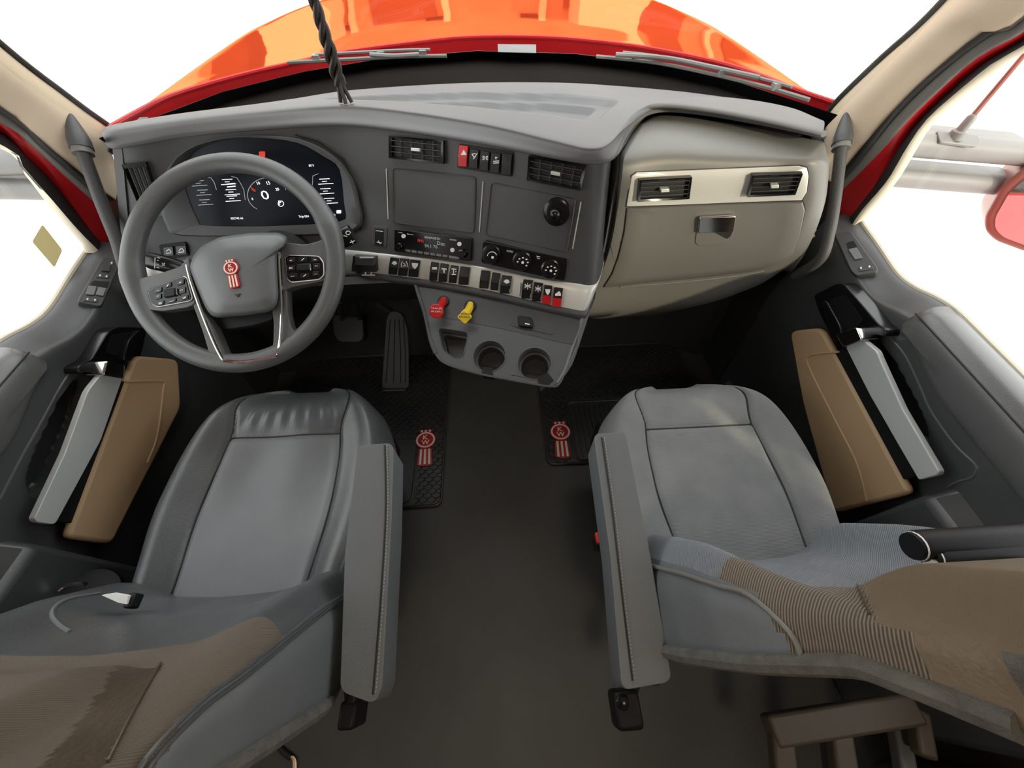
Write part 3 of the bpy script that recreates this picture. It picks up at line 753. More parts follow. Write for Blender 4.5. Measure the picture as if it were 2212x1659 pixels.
text('trip_reading', 'Trip 024', (646, 470), (668, 469), CS, 'lit', clu); text('trip_unit', '36.0', (715, 467), (725, 466.5), CS, 'lit', clu)
text('outside_temperature', '85\u00b0F', (668, 360), (679, 360), CS, 'lit', clu)
plate('fuel_mark', rect(727, 454, 737, 461), CS, .0008, 'lit', clu, r=2)
plate('warning_lamp', rect(560, 327, 573, 340), CS, .002, 'lit_red', clu, r=3)

# vents -------------------------------------------------------------------------
def lerp2(q, s, t):
    a, b, c, d = [V(p) for p in q]; return (a * (1 - s) + b * s) * (1 - t) + (d * (1 - s) + c * s) * t
def vent(q, surf, nh, nv_, frame='gloss_black', knob=True, fw=.05, slat='dash_face', h=.001):
    b = plate('air_vent', q, surf, h, 'recess', dash, r=4)
    P = PLN[b.name]; n = P.n
    o = [tuple(lerp2(q, s, t)) for s, t in ((0, 0), (.5, 0), (1, 0), (1, .5), (1, 1), (.5, 1), (0, 1), (0, .5))]
    i = [tuple(lerp2(q, s, t)) for s, t in ((fw, fw * 1.6), (.5, fw * 1.6), (1 - fw, fw * 1.6), (1 - fw, .5), (1 - fw, 1 - fw * 1.6), (.5, 1 - fw * 1.6), (fw, 1 - fw * 1.6), (fw, .5))]
    ring('vent_frame', o, i, P, .009, .007, frame, b)
    for k in range(nh):
        t = (k + 1) / (nh + 1)
        A, Bq = lerp2(q, .03, t), lerp2(q, .97, t); a, bb = P.hit(*A)[0] + n * .0045, P.hit(*Bq)[0] + n * .0045
        e = (bb - a).normalized(); s = n.cross(e)
        v, f = prism([a - s * .0008 - n * .004, bb - s * .0008 - n * .004, bb + s * .0012 + n * .003, a + s * .0012 + n * .003], s * .0012); obj('slat', v, f, slat, b, smooth=False)
    for k in range(nv_):
        t = (k + 1) / (nv_ + 1)
        A, Bq = lerp2(q, t, .05), lerp2(q, t, .95); a, bb = P.hit(*A)[0] + n * .003, P.hit(*Bq)[0] + n * .003
        e = (bb - a).normalized(); s = n.cross(e)
        v, f = prism([a - s * .0006, bb - s * .0006, bb + s * .0006, a + s * .0006], n * .003); obj('slat', v, f, slat, b, smooth=False)
    if knob:
        A, Bq = lerp2(q, .42, .5), lerp2(q, .58, .5)
        plate('vent_tab', [(A.x, A.y - 3), (Bq.x, Bq.y - 3), (Bq.x, Bq.y + 4), (A.x, A.y + 4)], P, .013, 'satin', b, bevel=.001)
    return b
vent([(267, 354), (318, 349), (356, 464), (314, 468)], FS, 0, 4, knob=False)
vent([(844, 293), (961, 304), (961, 354), (844, 341)], FS, 3, 4)
vent([(1144, 335), (1268, 357), (1256, 410), (1140, 388)], FS, 3, 4)

# rocker switches ------------------------------------------------------------------
def rocker(x0, y0, x1, y1, surf, m='switch', icon=None, par=dash, name='rocker_switch', lean=4, lower=None, dy=2.5, side=None):
    q = [(x0 + lean / 2, y0), (x1 + lean / 2, y0 + dy), (x1 - lean / 2, y1 + dy / 2), (x0 - lean / 2, y1)]
    l, n = surf.hit((x0 + x1) / 2, (y0 + y1) / 2); P = Plane(l, n)
    (a, b, c, d) = [P.hit(*p)[0] for p in q]; m1, m2 = a.lerp(d, .52), b.lerp(c, .52)
    vs = [a - n * .002, b - n * .002, c - n * .002, d - n * .002, a + n * .004, b + n * .004, m2 + n * .0065, m1 + n * .0065, c + n * .003, d + n * .003]
    fs = [(3, 2, 1, 0), (4, 5, 6, 7), (7, 6, 8, 9), (0, 1, 5, 4), (2, 3, 9, 8), (0, 4, 7), (0, 7, 9, 3), (1, 6, 5), (1, 2, 8, 6)]
    o = obj(name, vs, fs, m, par, smooth=False, bevel=.0008)
    if lower:
        vs = [m1 + n * .0068, m2 + n * .0068, c + n * .0034, d + n * .0034]; vs = vs + [p + n * .001 for p in vs]
        obj('red_lens', vs, prism(vs[:4], (0, 0, 1))[1], lower, o, smooth=False)
    if icon:
        cx, cy = (x0 + x1) / 2 + lean * .2, y0 + (y1 - y0) * .36; PI = Plane(l + n * .0058, n)
        w = (x1 - x0) * .32
        if icon == 'tri':
            plate('icon', [(cx, cy - w), (cx + w, cy + w * .8), (cx - w, cy + w * .8)], PI, .0015, 'icon', o)
        elif icon == 'bar': plate('icon', rect(cx - w, cy - 2, cx + w, cy + 2.5), PI, .0015, 'icon', o)
        elif icon == 'tee': dashes('icon', [((cx - w, cy - 2), (cx + w, cy - 1)), ((cx, cy), (cx, cy + 7))], PI, .003, 'icon', o)
        elif icon == 'ibeam': dashes('icon', [((cx - w, cy - 5), (cx + w, cy - 4)), ((cx - 1, cy - 3), (cx - 1, cy + 5)), ((cx - w, cy + 7), (cx + w * .8, cy + 7)), ((cx + 3, cy + 1), (cx + w, cy + 1))], PI, .0022, 'icon', o)
        elif icon == 'lamp': plate('icon', [(cx - w, cy), (cx - w * .3, cy - w * .7), (cx + w * .6, cy - w * .5), (cx + w, cy + w * .3), (cx, cy + w * .7)], PI, .0015, 'icon', o)
        elif icon == 'paren': dashes('icon', [((cx - w, cy + 6), (cx - w * 1.1, cy)), ((cx - w * 1.1, cy), (cx - w * .7, cy - 6)), ((cx + w, cy + 6), (cx + w * 1.1, cy)), ((cx + w * 1.1, cy), (cx + w * .7, cy - 6)), ((cx - 3, cy + 4), (cx + 3, cy + 3)), ((cx - 2, cy - 3), (cx + 2, cy + 1))], PI, .0016, 'icon', o)
        elif icon == 'shield': plate('icon', [(cx - w, cy - 5), (cx + w, cy - 4), (cx + w * .8, cy + 2), (cx, cy + 8), (cx - w * .8, cy + 2)], PI, .0015, 'icon', o)
        elif icon == 'cross': dashes('icon', [((cx - w, cy - 4), (cx + w, cy + 4)), ((cx - w, cy + 4), (cx + w, cy - 4)), ((cx, cy - 7), (cx, cy + 7)), ((cx - w, cy), (cx + w, cy))], PI, .0016, 'icon', o)
        elif icon == 'waves': dashes('icon', [((cx - w, cy - 4), (cx - 1, cy - 2)), ((cx - w, cy), (cx - 1, cy)), ((cx - w, cy + 4), (cx - 1, cy + 2)), ((cx + 1, cy - 2), (cx + w, cy - 4)), ((cx + 1, cy), (cx + w, cy)), ((cx + 1, cy + 2), (cx + w, cy + 4))], PI, .0013, 'icon', o)
        elif icon == 'mirror': dashes('icon', [((cx - w, cy - 4), (cx + 2, cy - 5)), ((cx - w, cy - 4), (cx - w * .4, cy + 2)), ((cx - w * .4, cy + 2), (cx + w * .4, cy + 2)), ((cx + w, cy - 6), (cx - w * .5, cy + 7))], PI, .0015, 'icon', o)
        elif icon == 'seat': dashes('icon', [((cx - w * .3, cy - 6), (cx + w * .4, cy - 5)), ((cx - w * .3, cy - 6), (cx, cy - 1)), ((cx - w, cy + 3), (cx + w, cy + 2)), ((cx - w, cy + 7), (cx + w, cy + 6))], PI, .0018, 'icon', o)
        elif icon == 'truck': plate('icon', [(cx - w, cy), (cx - w * .2, cy - 3), (cx + w * .3, cy - 6), (cx + w, cy - 1), (cx + w, cy + 4), (cx - w, cy + 4)], PI, .0015, 'icon', o)
    if side:
        dashes('chrome_edge', [((x0 - lean * .5, y0 + 8), (x0 - lean, y1 - 4)), ((x1 + lean * .3, y0 + 8), (x1 - lean * .5, y1 - 2))], Plane(l + n * .001, n), .003, 'chrome', o, h=.004)
    return o
hz = plate('switch_bank', [(991, 310), (1111, 328), (1106, 382), (988, 362)], FS, .0015, 'black', dash, r=4)
HZ = PLN[hz.name]
rocker(992, 313, 1011, 359, HZ, 'red', 'tri', hz, 'hazard_switch', 3)
for x0, y0, x1, y1, ic in ((1016, 322, 1034, 363, 'mirror'), (1039, 326, 1057, 368, 'waves'), (1062, 330, 1081, 373, 'seat'), (1086, 331, 1106, 377, None)): rocker(x0, y0, x1, y1, HZ, 'switch', ic, hz, lean=3)
for x0, y0, x1, y1, ic, lo, sd in ((842, 555, 860, 592, 'lamp', None, 0), (863, 557, 882, 595, 'paren', None, 0), (885, 560, 906, 597, 'shield', None, 0),
    (930, 565, 946, 605, 'bar', None, 0), (950, 568, 967, 608, 'tee', None, 0), (972, 572, 988, 610, 'ibeam', None, 0), (993, 575, 1014, 614, None, None, 0),
    (1038, 583, 1057, 622, None, None, 0), (1062, 588, 1079, 626, None, None, 0), (1083, 594, 1104, 633, 'lamp', None, 1),
    (1129, 603, 1149, 644, 'cross', None, 1), (1152, 609, 1171, 650, 'cross', None, 1), (1174, 615, 1191, 655, 'shield', 'red', 0), (1195, 620, 1214, 661, 'truck', 'red', 0)):
    rocker(x0, y0, x1, y1, SS, 'switch', ic, dash, lower=lo, lean=5, side=sd)
tb = plate('trailer_switch', [(768, 549), (816, 552), (818, 585), (764, 583)], SS, .014, 'switch', dash, r=3, bevel=.003)
PT = PLN[tb.name]; n = PT.n; l = PT.p - n * .0142
plate('paddle', [(770, 552), (812, 555), (811, 572), (770, 570)], PT, .009, 'dash_face', tb, r=2, bevel=.002); plate('mark', rect(777, 555, 807, 557.5), Plane(l + n * .0236, n), .001, 'icon', tb)
dashes('icon', [(disc(796, 590, 7, 4.5, 10)[k], disc(796, 590, 7, 4.5, 10)[(k + 1) % 10]) for k in range(10)] + [((782, 594), (810, 594))], Plane(l + n * .012, n), .0028, 'icon', tb)

# blank screen panels, trim lines ---------------------------------------------------
for q in ([(851, 364), (1026, 383), (1022, 502), (851, 480)], [(1064, 395), (1242, 430), (1223, 544), (1051, 506)]):
    k = 1.035; c = ctr(q); o = [tuple(c + (V(p) - c) * k) for p in rnd([V(p) for p in q], 9, 3)]; i = [tuple(p) for p in rnd([V(p) for p in q], 7, 3)]
    patch('storage_panel', q, FS, .0012, 'dash_face', dash, 10, 8, h0=-.003)
    O = [FS.hit(*p) for p in o]; I = [FS.hit(*p) for p in i]
    rr = [[a - b * .001 for a, b in O], [a + b * .0022 for a, b in O], [a + b * .004 for a, b in [FS.hit(*(V(p).lerp(V(p2), .55))) for p, p2 in zip(o, i)]], [a + b * .0008 for a, b in I]]
    v, f = grid(rr, cu=True); obj('panel_rim', v, f, 'dash_face', dash, angle=30)
for a, b in (((835, 364), (839, 473)), ((1044, 392), (1036, 501)), ((1255, 436), (1237, 537))):
    v, f = tube([FS.hit(*V(a).lerp(V(b), k / 6))[0] + FS.hit(*a)[1] * .001 for k in range(7)], .0014, 6); obj('accent_line', v, f, 'satin', dash)
l, n = FS.hit(1203, 457); mt = thing('mount_base', l, 'round black ball mount base on the blank dash panel', 'mount')
x_, y_, _n = frame_on(n, (1, 0, 0))
v, f = lathe(l, n, [(.030, 0), (.030, .004), (.028, .0055), (.020, .006), (.014, .007)], 32); obj('mount_disc', v, f, 'gloss_black', mt)
v, f = lathe(l, n, [(.011, .004), (.009, .012), (.008, .018), (.011, .022), (.0125, .028), (.011, .034), (.006, .038), (0, .0385)], 20); obj('ball', v, f, 'gloss_black', mt)
for k in range(4):
    a = k * math.pi / 2 + .6; v, f = lathe(l + (x_ * math.cos(a) + y_ * math.sin(a)) * .023, n, [(.0035, .005), (.0033, .0068), (0, .007)], 10); obj('screw', v, f, 'black', mt)

# radio -------------------------------------------------------------------------------
rd = plate('radio', [(853, 494), (1021, 514), (1018, 564), (853, 542)], FS, .004, 'gloss_black', dash, r=4, bevel=.0015)
RS = PLN[rd.name]; n = RS.n
text('radio_lettering', 'KENWORTH', (918, 514.5), (951, 518.5), RS, 'icon', rd); text('radio_lettering', 'Bluetooth', (880, 506.5), (893, 508), RS, 'icon', rd)
text('radio_lettering', 'POWER', (861, 503), (870, 504), RS, 'icon', rd); text('radio_lettering', 'SOURCE', (972, 518.5), (986, 520.5), RS, 'icon', rd)
text('display_text', 'FM1', (903, 522.5), (915, 524), RS, 'lit_red', rd); text('display_text', '94.1 70', (918, 534), (945, 537), RS, 'lit_dim', rd); text('display_text', 'Disc', (945, 528.5), (962, 531), RS, 'lit_dim', rd)
for i in range(7): plate('preset_button', [(876 + i * 13.4, 538 + i * 1.95), (886.5 + i * 13.4, 539.5 + i * 1.95), (886.5 + i * 13.4, 544.5 + i * 1.95), (876 + i * 13.4, 543 + i * 1.95)], RS, .001, 'arm_grey', rd, r=1)
plate('preset_button', [(970, 552), (992, 555), (992, 560), (970, 557)], RS, .001, 'arm_grey', rd, r=1)
for x, y in ((872, 510), (992.5, 527), (977.5, 540)): plate('round_button', disc(x, y, 4.6, n=14), RS, .0015, 'icon', rd)
for x, y, r in ((866, 531, 9), (999, 548, 12)):
    c, n2 = RS.hit(x, y); v, f = lathe(c, n2, [(r * .00092, 0), (r * .0009, .010), (r * .0007, .012), (0, .012)], 22); obj('volume_knob' if x < 900 else 'tuning_knob', v, f, 'gloss_black', rd)
# usb panel ----------------------------------------------------------------------------
us = plate('usb_panel', [(804, 487), (837, 490), (835, 534), (804, 529)], FS, .002, 'dash_face', dash, r=4, bevel=.001)
n = PLN[us.name].n; plate('usb_insert', [(810, 493), (829, 495), (828, 532), (810, 529)], PLN[us.name], .0012, 'black', us, r=2)
dashes('usb_mark', [((812, 498), (827, 500)), ((814, 523), (825, 525)), ((817, 520), (822, 527))], Plane(PLN[us.name].p + n * .0013, n), .0016, 'icon', us)
# climate panel -------------------------------------------------------------------------
cl = plate('climate_panel', [(1044, 520), (1227, 559), (1220, 607), (1040, 567)], FS, .003, 'gloss_black', dash, r=6, bevel=.0012)
KS = PLN[cl.name]; n = KS.n
for x, y, r, kind in ((1063, 549, 23, 0), (1129, 563, 22.5, 1), (1190, 581, 23.5, 2)):
    c, n2 = KS.hit(x, y); c = c + n2 * .0
    v, f = lathe(c, n2, [(.0242, 0), (.0235, .006), (.0205, .007), (.0195, .019), (.018, .0215), (.0145, .022), (0, .0215)], 30); k = obj('climate_knob', v, f, 'gloss_black', cl)
    KP = Plane(c + n2 * .0222, n2); off = V((0, 8))     # the raised cap shifts in view
    if kind == 0:
        D_ = disc(x, y + 4, 10, 9, 28); dashes('dial_mark', [(D_[i], D_[i + 1]) for i in range(14, 27)], KP, .0014, 'icon', k); plate('dial_mark', disc(x + 1, y + 7, 3, n=8), KP, .0008, 'icon', k)
    else:
        for q in range(6):
            a = -2.4 + q * .75; plate('dial_mark', disc(x + 11 * math.cos(a - .6), y + 4 + 10 * math.sin(a - .6), 2.3, 1.6, 6), KP, .0008, 'icon', k)
        plate('dial_mark', disc(x, y + 4, 3, n=8), KP, .0008, 'icon', k)
    a0 = V((x - 16, y - 4)); plate('pointer', disc(x - 17, y - 6, 2, n=6), Plane(c + n2 * .015, n2), .001, 'blue_mark' if kind == 1 else 'icon', k)
text('climate_lettering', 'AUTO', (1094, 543), (1108, 546), KS, 'icon', cl);
dashes('defrost_mark', [((1159, 553), (1167, 555)), ((1160, 557), (1166, 559))], KS, .0014, 'icon', cl)
# small switch pair left of the column ------------------------------------------------------
ls = plate('switch_bank', [(344, 529), (402, 522), (410, 552), (352, 561)], FS, .003, 'black', dash, r=4, bevel=.001)
for x0, x1 in ((354, 375), (381, 403)):
    b = plate('push_switch', [(x0, 534 - (x0 - 354) * .1), (x1, 532 - (x0 - 354) * .1), (x1 + 2, 551 - (x0 - 354) * .1), (x0 + 2, 553 - (x0 - 354) * .1)], PLN[ls.name], .004, 'switch', ls, r=2, bevel=.001)
    P = PLN[b.name]; n = P.n; c = ((x0 + x1) / 2, 543 - (x0 - 354) * .08)
    dashes('icon', [((c[0] - 6, c[1] + 4), (c[0] + 6, c[1] + 3)), ((c[0] - 5, c[1]), (c[0] + 1, c[1] - 5)), ((c[0] + 1, c[1] - 5), (c[0] + 6, c[1] + 1))], P, .0018, 'icon', b)

# lower console with cup holders ----------------------------------------------------------------
c0 = Q(918, 680, z=.628); c1 = Q(1213, 741, z=.628); e0 = Q(1000, 792, z=.590); 
n_ = (c1 - c0).cross(e0 - c0).normalized(); n_ = n_ if n_.z > 0 else -n_
TP = Plane(c0, n_)
tray_px = [(918, 680), (1000, 695), (1110, 717), (1213, 741), (1245, 690), (1252, 700), (1238, 740), (1216, 800), (1203, 826), (1188, 823), (1170, 812), (1100, 808), (1030, 797), (962, 780), (941, 764), (930, 735)]
outl = [TP.hit(*p)[0] for p in [(916, 676), (1000, 693), (1110, 715), (1213, 738), (1247, 745), (1238, 765), (1222, 800), (1207, 830), (1186, 835), (1120, 824), (1050, 811), (1025, 805), (985, 794), (957, 782), (941, 764), (930, 735)]]
ex = (c1 - c0).normalized(); ey = n_.cross(ex)
def cup(px, py, r): c = TP.hit(px, py)[0]; return c, [c + (ex * math.cos(a) + ey * math.sin(a)) * r for a in [k * 2 * math.pi / 30 for k in range(30)]]
ca, ha = cup(1057, 769, .0405); cb, hb = cup(1154, 785, .0405)
hc = [TP.hit(*p)[0] for p in rnd([(946, 708), (1012, 718), (1000, 770), (985, 774), (957, 756)], 10, 3)]
tris = tessellate_polygon([outl, ha, hb, hc]); A = outl + ha + hb + hc
vs = list(A); fs = [tuple(t) for t in tris]; n = len(outl)
k = len(vs); vs += [p - n_ * .030 + V((0, .004, 0)) for p in outl]
fs += [(i, (i + 1) % n, k + (i + 1) % n, k + i) for i in range(n)]
k2 = len(vs); vs += [p - n_ * .045 + V((0, .05, 0)) for p in outl]; fs += [(k + i, k + (i + 1) % n, k2 + (i + 1) % n, k2 + i) for i in range(n)]
fs.append(tuple(range(k2, k2 + n)))
tray = obj('cup_tray', vs, fs, 'dash_face', dash, bevel=.003, angle=35)
v, f = tube(spl([p + n_ * .001 for p in outl[4:]], 4), .0028, 6); obj('tray_edge', v, f, 'dash_face', tray)
for nm, h, c, dp in (('cup_holder', ha, ca, .075), ('cup_holder', hb, cb, .075), ('coin_well', hc, ctr(hc), .05)):
    N0 = len(h); rws = [[c + (p - c) * k + n_ * z for p in h] for k, z in ((1.06, .0012), (1.0, .0015), (.97, -.004), (.95, -.028), (.86, -.030), (.80, -dp), (.02, -dp))]
    v, f = grid(rws, cu=True); obj(nm, v, f, 'dash_face', tray, angle=35)
for c, q in ((ca, [(1040, 808), (1066, 812), (1062, 795), (1044, 793)]), (cb, [(1168, 846), (1196, 822), (1184, 806), (1160, 816)])):
    v, f = prism([TP.hit(*p)[0] + n_ * .0015 for p in q], -n_ * .036); obj('mug_slot', v, f, 'black', tray, smooth=False)
# upright face behind the tray
cols = []
for a, b in (((897, 612), (917, 678)), ((985, 632), (1000, 694)), ((1075, 650), (1110, 716)), ((1160, 668), (1213, 740)), ((1258, 684), (1246, 744))):
    A = Q(*a, z=.655); Bq = TP.hit(*b)[0]; cols.append([A, A.lerp(Bq, .5) + V((0, .004, 0)), A.lerp(Bq, .85), Bq + n_ * .001])
rows = loft(cols, 5, 3); v, f = grid(rows); US = Surf(v, f)
v2, f2 = shell(rows, [[p + V((0, .02, -.01)) for p in r] for r in rows]); obj('console_face', v2, f2, 'dash_dark', dash, angle=60)
A = [Q(897, 612, z=.655), Q(905, 640, z=.645), TP.hit(918, 680)[0], TP.hit(930, 735)[0], TP.hit(941, 764)[0]]
v, f = tube(spl(A, 4), .005, 8); obj('console_edge', v, f, 'dash_face', dash)
A = [Q(1262, 680, z=.66), Q(1252, 712, z=.64), TP.hit(1240, 748)[0], TP.hit(1222, 800)[0], TP.hit(1206, 828)[0]]
rows = [[p + V((0, 0, .004)) for p in spl(A, 4)], [p + V((.03, .05, -.03)) for p in spl(A, 4)]]
v, f = shell(rows, [[p + V((-.008, .004, -.006)) for p in r] for r in rows]); obj('console_side', v, f, 'dash_grey', dash)
plate('console_inset', [(1100, 682), (1200, 700), (1196, 724), (1102, 704)], US, .0012, 'dash_dark', dash, r=8)
pk = plate('parking_socket', [(1118, 684), (1150, 689), (1153, 711), (1120, 707)], US, .010, 'black', dash, r=7, bevel=.003)
plate('socket_mark', [(1134, 698), (1144, 700), (1144, 702), (1134, 700)], PLN[pk.name], .001, 'icon', pk)
# air brake knobs
def brake(base, head, m, sides, rot, nm, lab, tx, tm):
    b = US.hit(*base)[0]; L = .045
    r = ray(*head); t0 = (b - CAM).length / r.length * .955; h = CAM + r * t0
    ax = (h - b).normalized(); nn = (-r.normalized() * .6 + ax * .4).normalized()
    t = obj(nm, *tube([b - ax * .005, b, b.lerp(h, .5), h], lambda s: .010 if s > .3 else .012, 14), m, dash, label=lab)
    v, f = lathe(b, US.hit(*base)[1], [(.017, -.002), (.016, .004), (.012, .005)], 20); obj('knob_collar', v, f, 'black', t)
    x, y, z = frame_on(nn, AX_R); o = [h + (x * math.cos(a) + y * math.sin(a)) * .0195 for a in [rot + k * 2 * math.pi / sides for k in range(sides)]]
    o = rnd(o, .005, 3); v, f = prism([p - nn * .004 for p in o], nn * .009); obj('knob_head', v, f, m, t, bevel=.002)
    P = Plane(h + nn * .0055, nn)
    for i, s_ in enumerate(tx): text('knob_lettering', s_, (head[0] - 12, head[1] - 5 + i * 7), (head[0] + 12, head[1] - 4 + i * 7), P, tm, t, hf=.006)
brake((958, 652), (943, 672), 'red', 8, .39, 'trailer_brake_knob', 'red octagonal push pull knob', ['TRAILER', 'AIR SUPPLY'], 'white')
brake((1016, 662), (1004, 684), 'yellow', 4, 0.02, 'parking_brake_knob', 'yellow diamond push pull knob', ['PARKING', 'BRAKE'], 'seam')

# passenger side --------------------------------------------------------------------------------
PC = [
 [(1388, 270, 'z', .98), (1352, 330, 'y', .83), (1344, 378, 'y', .80), (1335, 446, 'y', .80), (1318, 535, 'y', .80), (1290, 618, 'y', .82), (1266, 680, 'y', .845), (1300, 690, 'y', .95)],
 [(1440, 250, 'z', .98), (1440, 318, 'y', .84), (1440, 372, 'y', .81), (1440, 442, 'y', .81), (1425, 540, 'y', .815), (1400, 613, 'y', .835), (1385, 672, 'y', .865), (1420, 680, 'y', .97)],
 [(1560, 264, 'z', .98), (1560, 322, 'y', .835), (1560, 366, 'y', .805), (1560, 437, 'y', .805), (1548, 540, 'y', .81), (1530, 602, 'y', .835), (1520, 655, 'y', .87), (1540, 650, 'y', .98)],
 [(1680, 286, 'z', .98), (1680, 328, 'y', .82), (1680, 361, 'y', .795), (1680, 433, 'y', .795), (1668, 520, 'y', .80), (1640, 582, 'y', .83), (1630, 620, 'y', .88), (1640, 600, 'y', .99)],
 [(1762, 303, 'z', .98), (1765, 333, 'y', .80), (1765, 358, 'y', .78), (1760, 428, 'y', .78), (1738, 500, 'y', .79), (1712, 550, 'y', .815), (1690, 585, 'y', .87), (1690, 575, 'y', .98)],
 [(1779, 307, 'z', .977), (1788, 340, 'y', .83), (1790, 366, 'y', .82), (1782, 434, 'y', .825), (1760, 500, 'y', .84), (1732, 556, 'y', .87), (1705, 588, 'y', .91), (1700, 575, 'y', 1.0)]]
cols = [[Q(a, b, **{k: w}) for a, b, k, w in c] for c in PC]
cols.append([V((p.x + .03, p.y + .12, p.z - .01)) for p in cols[-1]])
rows = loft(cols, 8, 4); v, f = grid(rows); GS = Surf(v, f)
v2, f2 = shell(rows, [[p + V((0, .03, -.01)) for p in r] for r in rows]); obj('passenger_fascia', v2, f2, 'glove_grey', dash, angle=60)
sil = [(1353, 444), (1364, 380), (1376, 372), (1450, 369), (1550, 365), (1650, 361), (1725, 358), (1742, 362), (1746, 378), (1742, 413), (1732, 430), (1650, 433), (1550, 437), (1450, 441)]
def dense(P, k=3):
    out = []
    for a, b in zip(P, P[1:] + P[:1]):
        for i in range(k): out.append(tuple(V(a).lerp(V(b), i / k)))
    return out
def blanket(name, px, surf, h, m, par, **kw):
    """plate with curved top following the surface: outline plus inner grid"""
    P = dense(px, 2); c = ctr(P); rws = []
    for k, hh in ((1.0, -.002), (1.0, h * .6), (.985, h), (.8, h), (.6, h), (.4, h), (.2, h), (.02, h)):
        r = []
        for p in P:
            q = c + (V(p) - c) * k; l, n = surf.hit(q.x, q.y); r.append(l + n * hh)
        rws.append(r)
    v, f = grid(rws, cu=True, cap1=True); return obj(name, v, f, m, par, angle=50, **kw)
vb = blanket('vent_bezel', sil, GS, .004, 'satin', dash, label='silver trim around the passenger vents')
blanket('bezel_gap', [tuple(ctr(sil) + (V(p) - ctr(sil)) * V((1.012, 1.06)).x + V((0, (V(p) - ctr(sil)).y * .05))) for p in sil], GS, .0006, 'seam', dash)
vent([(1379, 385), (1492, 379), (1486, 426), (1375, 432)], GS, 4, 0, h=.0055, slat='dash_face')
vent([(1624, 374), (1732, 371), (1716, 416), (1613, 421)], GS, 4, 0, h=.0055, slat='dash_face')
gd = [(1354, 449), (1450, 444), (1550, 440), (1650, 437), (1733, 434), (1738, 452), (1728, 500), (1710, 546), (1690, 564), (1632, 583), (1520, 597), (1400, 608), (1304, 619), (1322, 590), (1335, 555), (1348, 500)]
blanket('glovebox_gap', [tuple(ctr(gd) + (V(p) - ctr(gd)) * 1.012) for p in gd], GS, .0008, 'seam', dash)
gl = blanket('glovebox_door', gd, GS, .006, 'glove_grey', dash)
lr = plate('latch_recess', [(1509, 466), (1589, 462), (1581, 512), (1571, 524), (1507, 527), (1499, 520)], GS, .0075, 'glove_grey', gl, r=6, bevel=.0012)
LS = PLN[lr.name]
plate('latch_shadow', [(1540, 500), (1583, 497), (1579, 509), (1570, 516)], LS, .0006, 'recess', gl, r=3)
plate('latch', [(1510, 467), (1588, 463), (1583, 496), (1572, 498), (1506, 500)], LS, .007, 'chrome', gl, r=3, bevel=.0025, label='chrome glovebox latch')
v, f = tube([GS.hit(*p)[0] + GS.hit(*p)[1] * .001 for p in [(1286, 624), (1340, 620), (1400, 615), (1470, 609), (1540, 602), (1600, 595), (1650, 585)]], .0016, 6); obj('knee_line', v, f, 'glove_grey', dash)
v, f = tube([GS.hit(*p)[0] for p in [(1286, 630), (1284, 645), (1276, 665), (1266, 680)]], .0014, 6); obj('panel_gap', v, f, 'seam', dash)
# side filler between stack and passenger panel, ribbed demister at the far end
A = [Q(1386, 272, z=.97), Q(1350, 330, y=.86), Q(1340, 380, y=.83), Q(1330, 446, y=.83), Q(1312, 535, y=.83), Q(1288, 618, y=.84), Q(1262, 684, y=.86)]
Bq = [Q(1340, 318, z=.965), Q(1333, 345, y=.85), Q(1328, 400, y=.82), Q(1318, 460, y=.80), Q(1303, 540, y=.785), Q(1284, 618, y=.775), Q(1258, 686, y=.79)]
rows = [spl(Bq, 4), [p.lerp(q, .5) + V((-.004, -.004, 0)) for p, q in zip(spl(A, 4), spl(Bq, 4))], spl(A, 4)]
v, f = shell(rows, [[p + V((0, .03, 0)) for p in r] for r in rows]); obj('stack_side', v, f, 'dash_grey', dash)
for k in range(9):
    p = V((1776, 398)).lerp(V((1752, 500)), k / 8); c = Q(p.x, p.y, x=.845)
    v, f = box(c, .006, .035, .007, Matrix.Rotation(.3, 3, 'X')); obj('demister_rib', v, f, 'glove_grey', dash, smooth=False)
v, f = box((.855, .94, .75), .03, .08, .14); obj('demister_block', v, f, 'dash_dark', dash, bevel=.01)
# knee panels under the dash
rows = [[V((x, .84 + .02 * (x + .5) ** 2, .655)) for x in [-.9 + i * .08 for i in range(10)]], [V((x, .90, .58)) for x in [-.9 + i * .08 for i in range(10)]], [V((x, .99, .46)) for x in [-.9 + i * .08 for i in range(10)]], [V((x, 1.10, .42)) for x in [-.9 + i * .08 for i in range(10)]]]
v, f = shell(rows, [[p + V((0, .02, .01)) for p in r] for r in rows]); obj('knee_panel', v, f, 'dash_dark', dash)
rows = [[V((x, .97, .575)) for x in (.3, .5, .7, .85)], [V((x, 1.05, .48)) for x in (.3, .5, .7, .85)], [V((x, 1.2, .40)) for x in (.3, .5, .7, .85)], [V((x, 1.3, .38)) for x in (.3, .5, .7, .85)]]
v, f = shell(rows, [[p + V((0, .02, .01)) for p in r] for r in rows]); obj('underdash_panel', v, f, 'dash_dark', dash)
v, f = box((.10, 1.04, .40), .34, .30, .46); obj('centre_duct', v, f, 'dash_dark', dash, bevel=.03)

